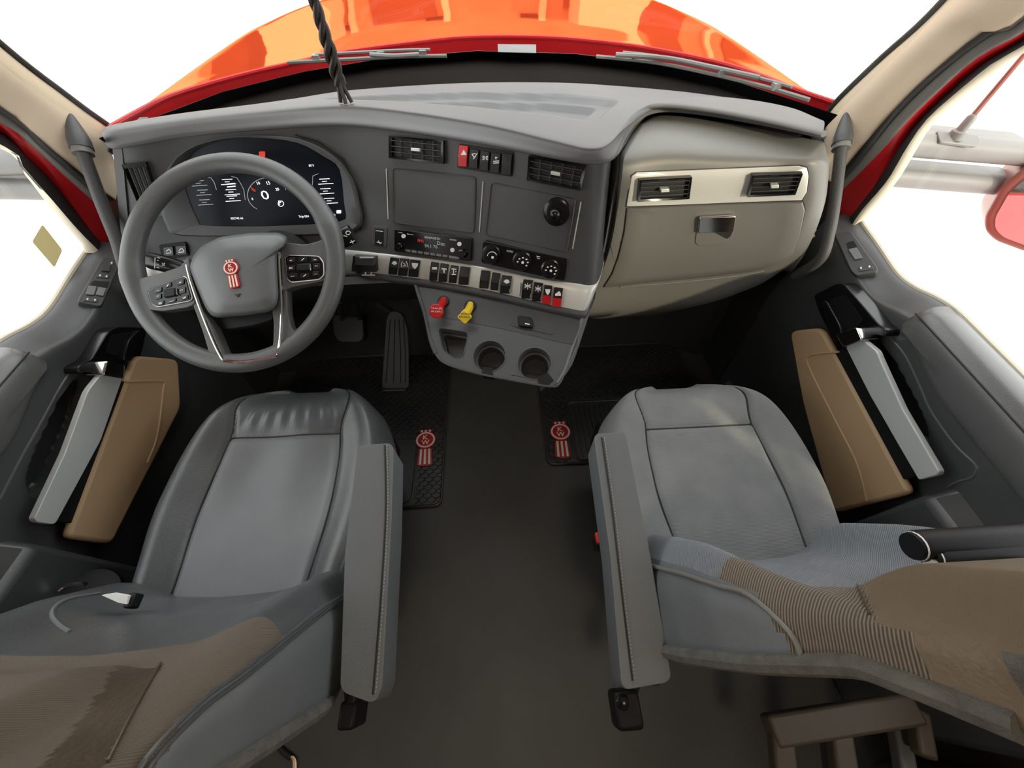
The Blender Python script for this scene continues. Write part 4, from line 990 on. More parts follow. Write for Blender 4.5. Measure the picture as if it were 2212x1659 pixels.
# ================================================================== EMBLEM (shared by wheel and mats)
def emblem(c, ex, ey, n, L, par):
    """red badge with a cream ring, two letters and stripes; c centre, L height"""
    c = V(c); w = L * .5
    P = lambda x, y: c + ex * (x * L) + ey * (y * L)
    o = [(-.155, .40), (-.17, .49), (.17, .49), (.155, .40)]
    arc1 = [(.255 * math.cos(a), .20 + .235 * math.sin(a)) for a in [R_(52 - k * 11.5) for k in range(11)]]
    arc2 = [(-x, y) for x, y in reversed(arc1)]
    out = [(-.155, .40), (-.17, .49), (.17, .49), (.155, .40)] + arc1 + [(.165, -.06), (.185, -.46), (.10, -.50), (-.10, -.50), (-.185, -.46), (-.165, -.06)] + arc2
    e = obj('emblem', *prism([P(x, y) for x, y in out], n * .003), 'emblem_red', par, bevel=.0006, label='red and cream badge')
    t = .0031
    oo = [P(.235 * math.cos(a), .20 + .215 * math.sin(a)) + n * t for a in [k * math.pi / 14 for k in range(28)]]
    ii = [P(.195 * math.cos(a), .20 + .175 * math.sin(a)) + n * t for a in [k * math.pi / 14 for k in range(28)]]
    v, f = grid([oo, [p + n * .0008 for p in oo], [p + n * .0008 for p in ii], ii], cu=True, cv=True); obj('emblem_ring', v, f, 'emblem_cream', e)
    for x in (-.10, 0, .10):
        v, f = prism([P(x - .024, .42) + n * t, P(x + .024, .42) + n * t, P(x + .024, .475) + n * t, P(x - .024, .475) + n * t], n * .0008); obj('stripe', v, f, 'emblem_cream', e, smooth=False)
        v, f = prism([P(x * 1.1 - .027, -.46) + n * t, P(x * 1.1 + .027, -.46) + n * t, P(x + .024, -.06) + n * t, P(x - .024, -.06) + n * t], n * .0008); obj('stripe', v, f, 'emblem_cream', e, smooth=False)
    for s_, y, h, wd in (('K', .215, .115, .13), ('W', .075, .115, .20)):
        vs, fs = text_mesh(s_, .028); x0 = min(q.x for q in vs); x1 = max(q.x for q in vs); y1 = max(q.y for q in vs)
        pp = [P(((q.x - x0) / (x1 - x0) - .5) * wd, y + q.y / y1 * h) + n * (t + .0004 + q.z * .015) for q in vs]; obj('letter', pp, fs, 'emblem_cream', e, smooth=False)
    return e

# ================================================================== STEERING WHEEL
CW = Q(505, 568, z=.83); WN = V((0, -.578, .816)).normalized()
WP = Plane(CW, WN)
ext = [WP.hit(*p)[0] for p in ((266, 572), (746, 563), (500, 331), (512, 807))]
wc = (ext[0] + ext[1] + ext[2] + ext[3]) / 4; wr = sum((p - wc).length for p in ext) / 4
WP = Plane(wc, WN)
sw = thing('steering_wheel', wc, 'dark grey four spoke steering wheel with red badge', 'steering wheel')
wx, wy, _ = frame_on(WN, (1, 0, 0))
rt = .0205
pathw = [wc + (wx * math.cos(a) + wy * math.sin(a)) * (wr - rt) for a in [k * 2 * math.pi / 96 for k in range(96)]]
def rimr(t):
    a = t * 2 * math.pi; r = rt
    for b in (R_(18), R_(185)):
        d = abs((a - b + math.pi) % (2 * math.pi) - math.pi); r += .0035 * math.exp(-(d / .12) ** 2)
    return r
rows = []
for i, p in enumerate(pathw):
    rad = (p - wc).normalized(); r = rimr(i / 96)
    rows.append([p + rad * (math.cos(b) * r * 1.0) + WN * (math.sin(b) * r * .86) for b in [k * 2 * math.pi / 18 for k in range(18)]])
v, f = grid(rows, cu=True, cv=True); obj('rim', v, f, 'wheel', sw)
def wpl(h): return Plane(wc + WN * h, WN)
hubo = [(409, 578), (419, 552), (436, 532), (477, 512), (540, 504), (601, 503), (621, 512), (618, 530), (600, 541), (598, 560), (602, 641), (596, 664), (580, 674), (530, 681), (470, 686), (455, 680), (444, 664), (422, 612)]
ho = [tuple(p) for p in rnd([V(p) for p in hubo], 8, 2)]
P0, P1 = wpl(-.03), wpl(.030)
c = ctr(ho); rws = []
for k, h in ((1.0, -.030), (1.01, .004), (1.0, .016), (.96, .026), (.9, .031), (.80, .033), (.78, .0345), (.6, .038), (.3, .040), (.02, .0405)):
    rws.append([wpl(h).hit(*(c + (V(p) - c) * k))[0] for p in ho])
v, f = grid(rws, cu=True, cap0=True, cap1=True); obj('hub_pad', v, f, 'hub', sw, angle=60)
plate('hub_shade', [(452, 672), (600, 655), (602, 694), (560, 706), (500, 716), (470, 700)], wpl(-.03), .02, 'black', sw, r=8, bevel=.004)  # black block puts in the shade beneath the hub pad
plate('spoke', [(424, 560), (408, 582), (352, 600), (300, 612), (296, 650), (316, 672), (372, 676), (425, 668), (440, 660)], wpl(-.012), .022, 'wheel', sw, r=8, bevel=.006, seg=3)
plate('spoke', [(598, 545), (618, 530), (670, 536), (722, 522), (728, 560), (718, 610), (690, 616), (640, 626), (600, 650)], wpl(-.012), .022, 'wheel', sw, r=8, bevel=.006, seg=3)
plate('spoke', [(410, 600), (428, 650), (452, 715), (470, 775), (500, 795), (512, 782), (500, 765), (478, 712), (452, 672), (430, 610)], wpl(-.012), .020, 'wheel', sw, r=6, bevel=.006, seg=3)
plate('spoke', [(596, 650), (603, 700), (602, 745), (592, 768), (600, 790), (640, 745), (656, 728), (640, 712), (632, 680), (630, 620)], wpl(-.012), .020, 'wheel', sw, r=6, bevel=.006, seg=3)
plate('spoke_bridge', [(494, 772), (540, 770), (592, 758), (600, 775), (560, 795), (505, 797)], wpl(-.012), .020, 'wheel', sw, r=5, bevel=.005, seg=3)
for pts in ([(404, 572), (412, 605), (430, 658), (452, 715), (470, 756), (483, 779)], [(603, 545), (606, 600), (609, 660), (606, 730), (598, 771)], [(483, 779), (515, 782), (560, 777), (598, 769)]):
    hh = .022 if pts[0][1] > 770 else .014
    v, f = tube(spl([wpl(hh).hit(*p)[0] for p in pts], 5), .0030, 8); obj('chrome_line', v, f, 'chrome', sw)
for bo, cells in (([(321, 632), (332, 621), (398, 597), (404, 600), (416, 645), (410, 650), (340, 663), (328, 655)],
                   [(343, 627, 15, 10, '-'), (364, 616, 14, 10, '/'), (391, 610, 15, 11, '+'), (343, 641, 13, 10, '\u00b0'), (394, 628, 15, 13, '\u00b0'), (348, 655, 14, 8, 'RES'), (372, 650, 18, 7, '-'), (400, 643, 15, 8, 'LIM')]),
                  ([(617, 556), (624, 552), (689, 554), (699, 567), (700, 594), (690, 604), (630, 610), (621, 602)],
                   [(629, 562, 17, 11, '\u2039'), (655, 560, 17, 11, '/'), (681, 561, 17, 11, '+'), (629, 579, 17, 11, 'SRC'), (684, 576, 16, 13, '\u00b0'), (633, 596, 18, 10, '-'), (659, 595, 18, 9, '/'), (683, 591, 14, 9, '-')])):
    b = plate('button_pod', bo, wpl(.009), .004, 'gloss_black', sw, r=4, bevel=.001)
    v, f = tube([wpl(.012).hit(*p)[0] for p in [tuple(q) for q in rnd([V(p) for p in bo], 4, 2)] + [bo[0]]], .0011, 6); obj('pod_outline', v, f, 'satin', b)
    tilt = -.30 if bo[0][0] < 500 else -.06
    for x, y, w_, h_, tx in cells:
        q = [(x - w_ / 2, y - h_ / 2 - w_ / 2 * tilt), (x + w_ / 2, y - h_ / 2 + w_ / 2 * tilt), (x + w_ / 2, y + h_ / 2 + w_ / 2 * tilt), (x - w_ / 2, y + h_ / 2 - w_ / 2 * tilt)]
        k = plate('wheel_button', q, wpl(.013), .0018, 'switch', b, r=2, bevel=.0005)
        text('button_mark', tx, (x - w_ * .22, y + 2.5 - w_ * .2 * tilt), (x + w_ * .22, y + 2.5 + w_ * .2 * tilt), wpl(.0150), 'icon', k, hf=.006)
    x, y = (369, 633) if bo[0][0] < 500 else (657, 577)
    r_ = plate('roller', [(x - 13, y - 7), (x + 13, y - 11), (x + 14, y + 6), (x - 12, y + 11)] if x < 500 else [(x - 14, y - 6), (x + 14, y - 7), (x + 14, y + 8), (x - 14, y + 8)], wpl(.013), .005, 'black', b, r=3, bevel=.002)
    v, f = tube([wpl(.0165).hit(*p)[0] for p in ([(x + 12, y - 10), (x + 14, y + 4)] if x < 500 else [(x + 13, y - 7), (x + 15, y + 7)])], .0016, 6); obj('roller_edge', v, f, 'chrome', r_)
a_ = wpl(.0405).hit(497, 561)[0]; b_ = wpl(.0405).hit(509, 623)[0]; ey_ = (a_ - b_).normalized(); ex_ = ey_.cross(WN)
emblem((a_ + b_) / 2, ex_, ey_, WN, (a_ - b_).length, sw)
plate('airbag_mark', [(507, 636), (520, 634), (514, 642)], wpl(.0395), .0008, 'seam', sw)
# column and stalks
col = thing('stalk_housing', wc - WN * .1, 'dark column housing with two stalks behind the steering wheel', 'stalk housing')
p0 = wc - WN * .045; p1 = wc - WN * .13 + V((0, .06, 0)); p2 = p1 + V((0, .22, -.10))
v, f = tube([p0, p0.lerp(p1, .5), p1, p2], lambda t: .055 + .03 * t, 20); obj('shroud', v, f, 'dash_dark', col)
v, f = tube([p1 + V((0, .1, -.06)), V((wc.x, 1.16, .58)), V((wc.x, 1.27, .53))], .03, 12); obj('shaft', v, f, 'black', col)
sp_ = wpl(-.055)
A = [sp_.hit(*p)[0] for p in ((440, 590), (405, 582), (370, 573), (325, 563))]
v, f = tube(A, lambda t: .010 + .008 * sm(t * 1.4), 14, flat=1.1); st = obj('stalk', v, f, 'switch', col)
P = Plane(sp_.hit(365, 572)[0] + (CAM - sp_.hit(365, 572)[0]).normalized() * .019, CAM - sp_.hit(365, 572)[0])
dashes('stalk_mark', [((335, 556), (334, 580)), ((339, 556), (346, 558)), ((339, 562), (343, 563)), ((338, 570), (343, 571)), ((338, 577), (344, 579)), ((350, 568), (356, 574)), ((350, 574), (356, 568)), ((362, 567), (370, 569)), ((362, 573), (370, 573))], P, .0016, 'icon', st)
A = [sp_.hit(*p)[0] for p in ((640, 560), (700, 530), (740, 515), (762, 505))]
v, f = tube(A, lambda t: .010 + .012 * sm(t * 1.2), 12, flat=1.0); st = obj('stalk', v, f, 'switch', col)
P = Plane(sp_.hit(752, 508)[0] + (CAM - sp_.hit(752, 508)[0]).normalized() * .022, CAM - sp_.hit(752, 508)[0])
dashes('stalk_mark', [(disc(752, 503, 5, 4, 10)[k], disc(752, 503, 5, 4, 10)[(k + 1) % 10]) for k in range(10)] + [((742, 509), (750, 511)), ((756, 524), (766, 520)), ((758, 519), (763, 526))], P, .0018, 'icon', st)

# ================================================================== PEDALS
ap = thing('accelerator_pedal', Q(852, 838, z=.02), 'long ribbed black accelerator pedal hinged on the floor', 'pedal')
b0 = Q(852, 838, z=.02); b1 = Q(858, 675, z=.24); ax = (b1 - b0).normalized(); sd = V((1, 0, 0)); nn = sd.cross(ax); nn = nn if nn.y < 0 else -nn
PPl = Plane(b0, nn)
plate('pedal_pad', [(826, 838), (884, 838), (885, 760), (882, 710), (872, 680), (858, 671), (843, 674), (836, 690), (833, 740)], PPl, .014, 'pedal', ap, r=8, bevel=.003)
for x0, x1 in ((845, 836), (855, 852), (864, 867), (873, 878)):
    v, f = tube([PPl.hit(x0, 690)[0] + nn * .0145, PPl.hit((x0 + x1) / 2 + (0 if x0 < 860 else 2), 760)[0] + nn * .0145, PPl.hit(x1, 826)[0] + nn * .0145], .0022, 6); obj('tread_groove', v, f, 'seam', ap)
v, f = box(b0 + V((0, .0, -.004)), .10, .045, .03); obj('hinge', v, f, 'mat_rubber', ap, bevel=.006)
v, f = tube([Q(812, 655, z=.30), Q(842, 672, z=.235)], .008, 8); obj('linkage', v, f, 'pedal', ap)
bp = thing('brake_pedal', Q(756, 738, z=.14), 'square textured brake pedal hanging on two arms', 'pedal')
bc = Q(756, 700, z=.20); BPn = V((0, -.55, .83)).normalized(); BPl = Plane(bc, BPn)
plate('pedal_pad', [(721, 682), (786, 684), (788, 730), (780, 740), (735, 740), (724, 722)], BPl, .016, 'pedal', bp, r=7, bevel=.003)
for a, b in (((764, 640), (778, 690)), ((733, 650), (738, 690))):
    v, f = tube([Q(*a, z=.42), BPl.hit(*b)[0] - BPn * .004], .011, 8); obj('pedal_arm', v, f, 'dash_dark', bp)
fr = thing('foot_rest', Q(1592, 850, z=.03), 'ribbed grey foot rest on the passenger footwell floor', 'foot rest')
FP = Plane(Q(1592, 850, z=.05), V((0, -.5, .85)))
plate('rest_pad', [(1569, 824), (1612, 822), (1618, 862), (1572, 864)], FP, .012, 'carpet', fr, r=4, bevel=.003)
for x in (1580, 1591, 1602): v, f = tube([FP.hit(x, 828)[0] + FP.n * .0125, FP.hit(x + 2, 860)[0] + FP.n * .0125], .0018, 6); obj('rib', v, f, 'seam', fr)

# ================================================================== FLOOR MATS
def ribs(x0, y0, x1, y1, sp, z, w=.0055, h=.0055, fam=(1, -1), cut=None):
    parts = []
    for s in fam:
        k = int(2 * ((x1 - x0) + (y1 - y0)) / sp)
        for i in range(-k, k):
            c = i * sp; pts = []
            # line y = y0 + s*(x-x0) + c clipped
            if s == 1: ta, tb_ = max(x0, x0 - c), min(x1, x0 + (y1 - y0) - c)
            else: ta, tb_ = max(x0, x0 + c - (y1 - y0)), min(x1, x0 + c)
            if tb_ - ta < .006: continue
            ya = y0 + (ta - x0) + c if s == 1 else y0 - (ta - x0) + c; yb = y0 + (tb_ - x0) + c if s == 1 else y0 - (tb_ - x0) + c
            a, b = V((ta, ya, z)), V((tb_, yb, z)); e = (b - a).normalized(); q = V((-e.y, e.x, 0)) * w / 2
            parts.append(prism([a - q, b - q, b + q, a + q], (0, 0, h)))
    return merge(*parts)
def mat_thing(name, x0, y0, x1, y1, label, tray, areas, em):
    t = thing(name, ((x0 + x1) / 2, (y0 + y1) / 2, 0), label, 'floor mat', 'rubber floor mats')
    v, f = prism(rnd([V((x0, y0, .001)), V((x1, y0, .001)), V((x1, y1, .001)), V((x0, y1, .001))], .03, 5), (0, 0, .010)); obj('mat_base', v, f, 'mat_rubber', t, bevel=.003)
    o = rnd([V((x0 + .004, y0 + .004, .011)), V((x1 - .004, y0 + .004, .011)), V((x1 - .004, y1 - .004, .011)), V((x0 + .004, y1 - .004, .011))], .028, 5)
    c = ctr(o); v, f = tube(o, .0045, 6, closed=True); obj('mat_border', v, f, 'mat_rubber', t)
    o = rnd([V((tray[0], tray[1], .011)), V((tray[2], tray[1], .011)), V((tray[2], tray[3], .011)), V((tray[0], tray[3], .011))], .03, 5)
    v, f = prism(o, (0, 0, .003)); obj('tray', v, f, 'mat_rubber', t, bevel=.001)
    v, f = tube(o, .005, 6, closed=True); obj('tray_border', v, f, 'mat_rubber', t)
    for a in areas:
        v, f = ribs(*a, .030, .0105); obj('tread_ribs', v, f, 'mat_rubber', t, smooth=False, kind='stuff')
    return t
dm = mat_thing('floor_mat', -.86, .432, -.198, 1.13, 'black rubber floor mat with red badge beside the driver seat', (-.80, .45, -.305, .70), [(-.295, .445, -.208, .70), (-.85, .72, -.208, 1.12)], None)
pm = mat_thing('floor_mat', .186, .562, .84, 1.13, 'black rubber floor mat with red badge before the passenger seat', (.290, .575, .78, .83), [(.196, .575, .276, .84), (.196, .85, .83, 1.12)], None)
for i in range(24):
    x = .303 + i * .0200; v, f = box((x, .70, .0155), .006, .225, .005); obj('tray_rib', v, f, 'mat_rubber', pm, smooth=False)
for (a, b), t in ((((920, 927), (917, 1006)), dm), (((1208, 909), (1217, 989)), pm)):
    A, Bq = Q(*a, z=.018), Q(*b, z=.018); ey_ = (A - Bq).normalized(); ex_ = V((ey_.y, -ey_.x, 0)); emblem((A + Bq) / 2 - V((0, 0, .004)), ex_, ey_, V((0, 0, 1)), (A - Bq).length, t)

# ================================================================== SEATS
def seat(s, name, label, xc, leather):
    t = thing(name, (xc, .3, 0), label, 'seat')
    hw, yf, yr = .262, (.648 if leather else .602), .06
    def half(y):
        k = (y - yr) / (yf - yr)
        if k > .45: return hw * max(0.0, 1 - ((k - .45) / .55) ** 2.8) ** .45
        return hw * (1 - .13 * sm((.45 - k) / .40))
    NU, NV = 96, 96; rows = []; mi = []
    seam_u = .56
    def uv(i, j): return -1 + 2 * i / NU, j / NV
    cross = .70
    for j in range(NV + 1):
        k = j / NV; k2 = 1 - (1 - k) ** 1.0; y = yr + (yf - yr - .0005) * (1 - (1 - k) ** 1.35); w = max(half(y), .09); r = []
        yy = (y - yr) / (yf - yr)
        for i in range(NU + 1):
            u = -1 + 2 * i / NU; us = math.sin(u * math.pi / 2) * .55 + u * .45; x = us * w
            au = abs(us)
            z = .497 + .020 * math.exp(-((au - .80) / .17) ** 2) - .010 * (1 - au ** 2) * sm((.9 - yy) / .5) - .085 * max(0, (au - .84) / .16) ** 2.2
            z -= .070 * max(0, (yy - .80) / .20) ** 2.2
            z += .012 * math.exp(-((yy - .80) / .12) ** 2) * (1 - au ** 4)
            su = seam_u - .02 + (.30 * sm((yy - cross) / .3) if yy > cross else .06 * (cross - yy))
            d1 = abs(au - su) * w; d2 = abs(yy - cross) * (yf - yr) if au < su else 9
            z -= .007 * math.exp(-(d1 / .005) ** 2) + .006 * math.exp(-(d2 / .005) ** 2)
            if leather:
                ph = us * 9 + .5 * math.sin(yy * 5); z += .0048 * math.sin(ph) * math.exp(-((yy - .55) / .16) ** 2) * (1 - sm((au - .45) / .15))
                z += .002 * math.sin(us * 40 + yy * 6) * math.exp(-((yy - .80) / .05) ** 2) * (au < .5)
            r.append(V((xc + x, y, z)))
        rows.append(r)
    for j in range(NV):
        for i in range(NU):
            u = -1 + 2 * (i + .5) / NU; us = abs(math.sin(u * math.pi / 2) * .55 + u * .45); k = (j + .5) / NV; yy = 1 - (1 - k) ** 1.35
            su = seam_u - .02 + (.30 * sm((yy - cross) / .3) if yy > cross else .06 * (cross - yy))
            mi.append(1 if (us < su and yy < cross) else 0)
    v, f = grid(rows); n0 = len(f)
    bot = [[V((xc + (p.x - xc) * .97, min(p.y, yf - .012), .36)) for p in r] for r in rows]
    v2, f2 = shell(rows, bot); mi2 = mi + [0] * (len(f2) - n0)
    obj('cushion', v2, f2, None, t, mats=['leather', 'leather_perf'] if leather else ['cloth', 'cloth'], mi=mi2, angle=60)
    SF = Surf(v, f)
    def seam(pts, nm='seam', m='seam', r=.0016, dz=.0):
        P = spl([SF.hit(*p)[0] + V((0, 0, dz)) for p in pts], 8); v, f = tube(P, r, 6); obj(nm, v, f, m, t)
    for sg in (-1, 1):
        P = []
        for i in range(40):
            yy = .02 + .95 * i / 39; y = yr + (yf - yr) * yy; w = max(half(y), .09)
            su = seam_u - .02 + (.30 * sm((yy - cross) / .3) if yy > cross else .06 * (cross - yy))
            h = SF.b.ray_cast(V((xc + sg * su * w, y, 1)), V((0, 0, -1)))[0]
            if h: P.append(h + V((0, 0, .001)))
        v, f = tube(spl(P[::2], 2), .0017, 6); obj('cushion_seam', v, f, 'seam', t)
    y = yr + (yf - yr) * cross; w = max(half(y), .09); P = []
    for i in range(25):
        h = SF.b.ray_cast(V((xc + (-1 + 2 * i / 24) * (seam_u - .02) * w, y, 1)), V((0, 0, -1)))[0]
        if h: P.append(h + V((0, 0, .001)))
    v, f = tube(P, .0017, 6); obj('cushion_seam', v, f, 'seam', t)
    # pedestal
    v, f = box((xc, .32, .30), .44, .46, .12); obj('seat_pan', v, f, 'black', t, bevel=.02)
    v, f = box((xc, .30, .13), .36, .40, .25); obj('pedestal', v, f, 'dash_dark', t, bevel=.02)
    # backrest ---------------------------------------------------------------
    def interp(T, z):
        if z <= T[0][0]: return T[0][1]
        for (a, b), (c, d) in zip(T, T[1:]):
            if z <= c: return b + (d - b) * (z - a) / (c - a)
        return T[-1][1]
    if leather:
        WT = [(.46, .235), (.52, .250), (.60, .258), (.72, .256), (.80, .250), (.88, .235), (.96, .205), (1.04, .165), (1.10, .135), (1.20, .125), (1.28, .110), (1.32, .06)]
        YF = [(.46, .135), (.54, .125), (.654, .085), (.80, .010), (.90, -.040), (1.04, -.09), (1.2, -.13), (1.32, -.16)]
        YR = [(.46, -.03), (.59, -.066), (.80, -.09), (.90, -.105), (1.04, -.16), (1.2, -.20), (1.32, -.21)]
        ztop, zside = .93, .90
    else:
        WT = [(.46, .225), (.52, .240), (.60, .250), (.68, .246), (.76, .228), (.82, .204), (.88, .176), (.94, .152), (1.0, .135), (1.10, .125), (1.20, .120), (1.28, .105), (1.32, .06)]
        YF = [(.46, .145), (.54, .135), (.645, .104), (.80, .050), (.90, .020), (1.0, -.005), (1.2, -.05), (1.32, -.08)]
        YR = [(.46, -.01), (.64, -.026), (.80, -.032), (.90, -.030), (1.0, -.07), (1.2, -.12), (1.32, -.13)]
        ztop, zside = .86, .85
    ZK = [.46 + i * .86 / 120 for i in range(121)]
    NF, NS, NR = 91, 8, 17
    rows = []; tags = []
    for z in ZK:
        w = interp(WT, z); yf_ = interp(YF, z); yr_ = interp(YR, z); sec = []; tg = []
        for i in range(NF):
            u = -1 + 2 * i / (NF - 1); t_ = math.sin(u * math.pi / 2) * .97; a = abs(t_) * w
            bol = (.026 if leather else .050) * math.exp(-((abs(t_) - .80) / .20) ** 2) * (1 - sm((z - .70) / .22)) - .012 * (1 - abs(t_)) * (1 - sm((z - .8) / .1))
            pad = (.030 * sm((z - .76) / .10) if leather else .040 * sm((z - .80) / .14)) * (1 - sm((a - .075) / .055))
            y = yf_ + bol + pad; y = y + (yr_ - y) * .16 * max(0, (abs(t_) - .80) / .17) ** 2
            sec.append(V((xc + t_ * w, y, z))); tg.append(('f', t_))
        yl = sec[-1].y
        for i in range(NS):
            k = (i + .5) / NS; x = w * (1.0 if .1 < k < .9 else .99); sec.append(V((xc + x, yl + (yr_ - yl) * (.06 + .90 * k), z))); tg.append(('s', k))
        for i in range(NR):
            t_ = .97 - 1.94 * i / (NR - 1); sec.append(V((xc + t_ * w, yr_ - .012 * (1 - t_ * t_), z))); tg.append(('r', t_))
        for i in range(NS):
            k = 1 - (i + .5) / NS; x = w * (1.0 if .1 < k < .9 else .99); sec.append(V((xc - x, yl + (yr_ - yl) * (.06 + .90 * k), z))); tg.append(('s', k))
        rows.append(sec); tags = tg
    v, f = grid(rows, cu=True, cap0=True, cap1=True); NA = len(tags); mi = []
    for j in range(len(rows) - 1):
        for a in range(NA):
            k, q = tags[a]; p = rows[j][a]; z = p.z; ax_ = abs(p.x - xc)
            if k == 'r': m = 2
            elif k == 's': m = 0 if q < 1 and z < zside - .02 * (1 - q) else ((1 if z < .95 or leather else 4) if z < 1.0 else 2)
            elif abs(q) > .945 and z < zside - .03: m = 0
            elif leather:
                s1 = .122 + .66 * (z - .82)
                m = 3 if z < .74 else (4 if abs(ax_ - s1) < .024 and z > .79 else (5 if ax_ < s1 else 1))
            else:
                s1 = .020 + .84 * (z - .77)
                m = 3 if z < .775 else (4 if ax_ < s1 or z > .97 else 1)
            mi.append(m)
    mi += [2] * (len(f) - len(mi))
    mats = ['arm_leather', 'cloth_fine', 'carpet', 'leather', 'leather_brown', 'cloth_fine'] if leather else ['arm_leather', 'cloth_weave', 'carpet', 'cloth_rib', 'cloth_tan', 'cloth_tan']
    obj('backrest', v, f, None, t, mats=mats, mi=mi, angle=70)
    BS = Surf(v, f)
    def jz(z): return min(range(len(ZK)), key=lambda i: abs(ZK[i] - z))
    for side in (0, 1):                     # piping that frames each side panel
        P = []
        for j in range(jz(.53), jz(zside) + 1): P.append(rows[j][(NF - 1) if side else 0])
        P = P[:-3]
        for i, q in enumerate(range(NS)):
            j = jz(zside) + (0 if i < 2 else 1); P.append(rows[j][(NF + q) if side else (NA - 1 - q)])
        P = spl(P[::5] + [P[-1]], 4)
        for d in ((0,) if not leather else (-.004, .006)):
            v, f = tube([p + V(((.002 if side else -.002), .002 + d * .6, d * .8 + .002)) for p in P], .0032 if not leather else .0024, 8); obj('piping', v, f, 'seal_grey' if not leather else 'leather', t)
        P = [rows[j][(NF + NS - 1) if side else (NF + NS + NR)] for j in range(jz(.585), jz(1.0))]
        v, f = tube(spl(P[::3], 4), .0105, 8); obj('carpet_edge', v, f, 'carpet', t)
        # stitched seam between upper pad and wing
        P = []
        for j in range(jz(.79), jz(1.0)):
            s1 = (.146 + .66 * (ZK[j] - .82)) if leather else (.020 + .84 * (ZK[j] - .77))
            sg = 1 if side else -1
            for i in range(NF - 1):
                a_, b_ = (rows[j][i].x - xc) * sg - s1, (rows[j][i + 1].x - xc) * sg - s1
                if a_ * b_ <= 0 and a_ != b_: P.append(rows[j][i].lerp(rows[j][i + 1], a_ / (a_ - b_)) + V((0, .001, .001))); break
        if len(P) > 3: v, f = tube(spl(P[::2], 3), .0014, 6); obj('back_seam', v, f, 'leather_brown', t)
    return t, SF, BS
driver, SD, BD = seat(-1, 'driver_seat', 'black leather driver seat behind the steering wheel', -.512, True)
passen, SPs, BPs = seat(1, 'passenger_seat', 'grey cloth passenger seat facing the glovebox', .520, False)
for pts in ([(215, 1282), (150, 1294), (118, 1312), (112, 1332), (128, 1352), (150, 1366)],):
    v, f = tube(spl([BD.hit(*q)[0] + BD.hit(*q)[1] * .001 for q in pts], 5), .0028, 6); obj('bolster_piping', v, f, 'arm_leather', driver)
# armrests: tilted up a little at the front
def arm_pl(): return Plane((0, -.04, .605), V((0, -.30, 1.0)))
for t, o, st, lab in ((driver, [(772, 966), (778, 962), (842, 957), (850, 966), (846, 1120), (826, 1480), (814, 1512), (800, 1518), (742, 1496), (735, 1480), (745, 1200)], [(831, 962), (833, 1100), (822, 1300), (806, 1500)], None),
                      (passen, [(1283, 945), (1290, 936), (1348, 934), (1354, 945), (1405, 1200), (1450, 1462), (1440, 1475), (1352, 1490), (1342, 1478), (1318, 1200)], [(1300, 945), (1322, 1100), (1345, 1300), (1366, 1470)], None)):
    P = arm_pl(); hit = [P.hit(*q)[0] for q in rnd([V(q) for q in o], 8, 2)]
    top = hit; dn_ = V((0, 0, -1)); low = [p + V((0, 0, -.075)) for p in top]
    n = len(top); v, f = prism(low, (0, 0, 0), top=top)
    obj('armrest', v, f, 'arm_leather', t, bevel=.011, seg=4)
    L_ = [P.hit(*q)[0] + V((0, 0, .0005)) for q in st]; L_ = resamp(spl(L_, 8), 70)
    v, f = tube(L_, .0016, 6); ar = obj('armrest_seam', v, f, 'seam', t)
    parts = [tube([L_[i] + V((.004, 0, .0004)), L_[i].lerp(L_[i + 1], .6) + V((.004, 0, .0004))], .0011, 5) for i in range(0, 69)]
    v, f = merge(*parts); obj('stitching', v, f, 'stitch', t, kind='stuff')
    c = ctr(hit); v, f = box((c.x + (-.03 if c.x < 0 else .03), -.03, .47), .02, .05, .18); obj('armrest_bracket', v, f, 'black', t, bevel=.006)
# belt buckles and small hardware
bk = thing('seat_belt_buckle', Q(1300, 1165, z=.50), 'red seat belt buckle beside the passenger armrest', 'buckle')
c = Q(1300, 1163, z=.50); v, f = box(c + V((.006, 0, -.03)), .03, .03, .06); obj('buckle_body', v, f, 'black', bk, bevel=.004); v, f = box(c + V((-.004, 0, .004)), .02, .022, .012); obj('release_button', v, f, 'red', bk, bevel=.002)
bh = Q(1335, 1475, z=.45)
v, f = box(Q(1350, 1530, z=.38), .05, .06, .06); obj('recline_bracket', v, f, 'black', passen, bevel=.008)
v, f = lathe(Q(1345, 1515, z=.42), (-.3, -.2, 1), [(.012, 0), (.012, .01), (.006, .013), (0, .013)], 14); obj('bracket_bolt', v, f, 'gloss_black', passen)
v, f = box(Q(1331, 1470, z=.46), .010, .018, .02); obj('chrome_catch', v, f, 'chrome', passen, bevel=.002)
q_ = Q(764, 1540, z=.45); v, f = box(q_, .03, .04, .07); obj('recline_bracket', v, f, 'black', driver, bevel=.006)
v, f = tube([q_, V((-.30, .02, .42)), V((-.34, .10, .40))], .014, 8); obj('bracket_arm', v, f, 'black', driver)
q_ = Q(1350, 1530, z=.38); v, f = tube([q_, V((.30, .0, .40)), V((.36, .10, .38))], .014, 8); obj('bracket_arm', v, f, 'black', passen)
# white buckle tag between driver seat and door
wt = thing('belt_anchor', Q(270, 1292, z=.64), 'white belt anchor tag beside the driver seat', 'belt anchor')
P = Plane(Q(268, 1292, z=.65), (0.1, -.3, 1)); plate('anchor_tag', [(226, 1284), (250, 1280), (283, 1286), (281, 1304), (262, 1300)], P, .006, 'white', wt, r=2, bevel=.001)
v, f = box(Q(289, 1298, z=.64), .012, .022, .02); obj('anchor_block', v, f, 'black', wt, bevel=.003)
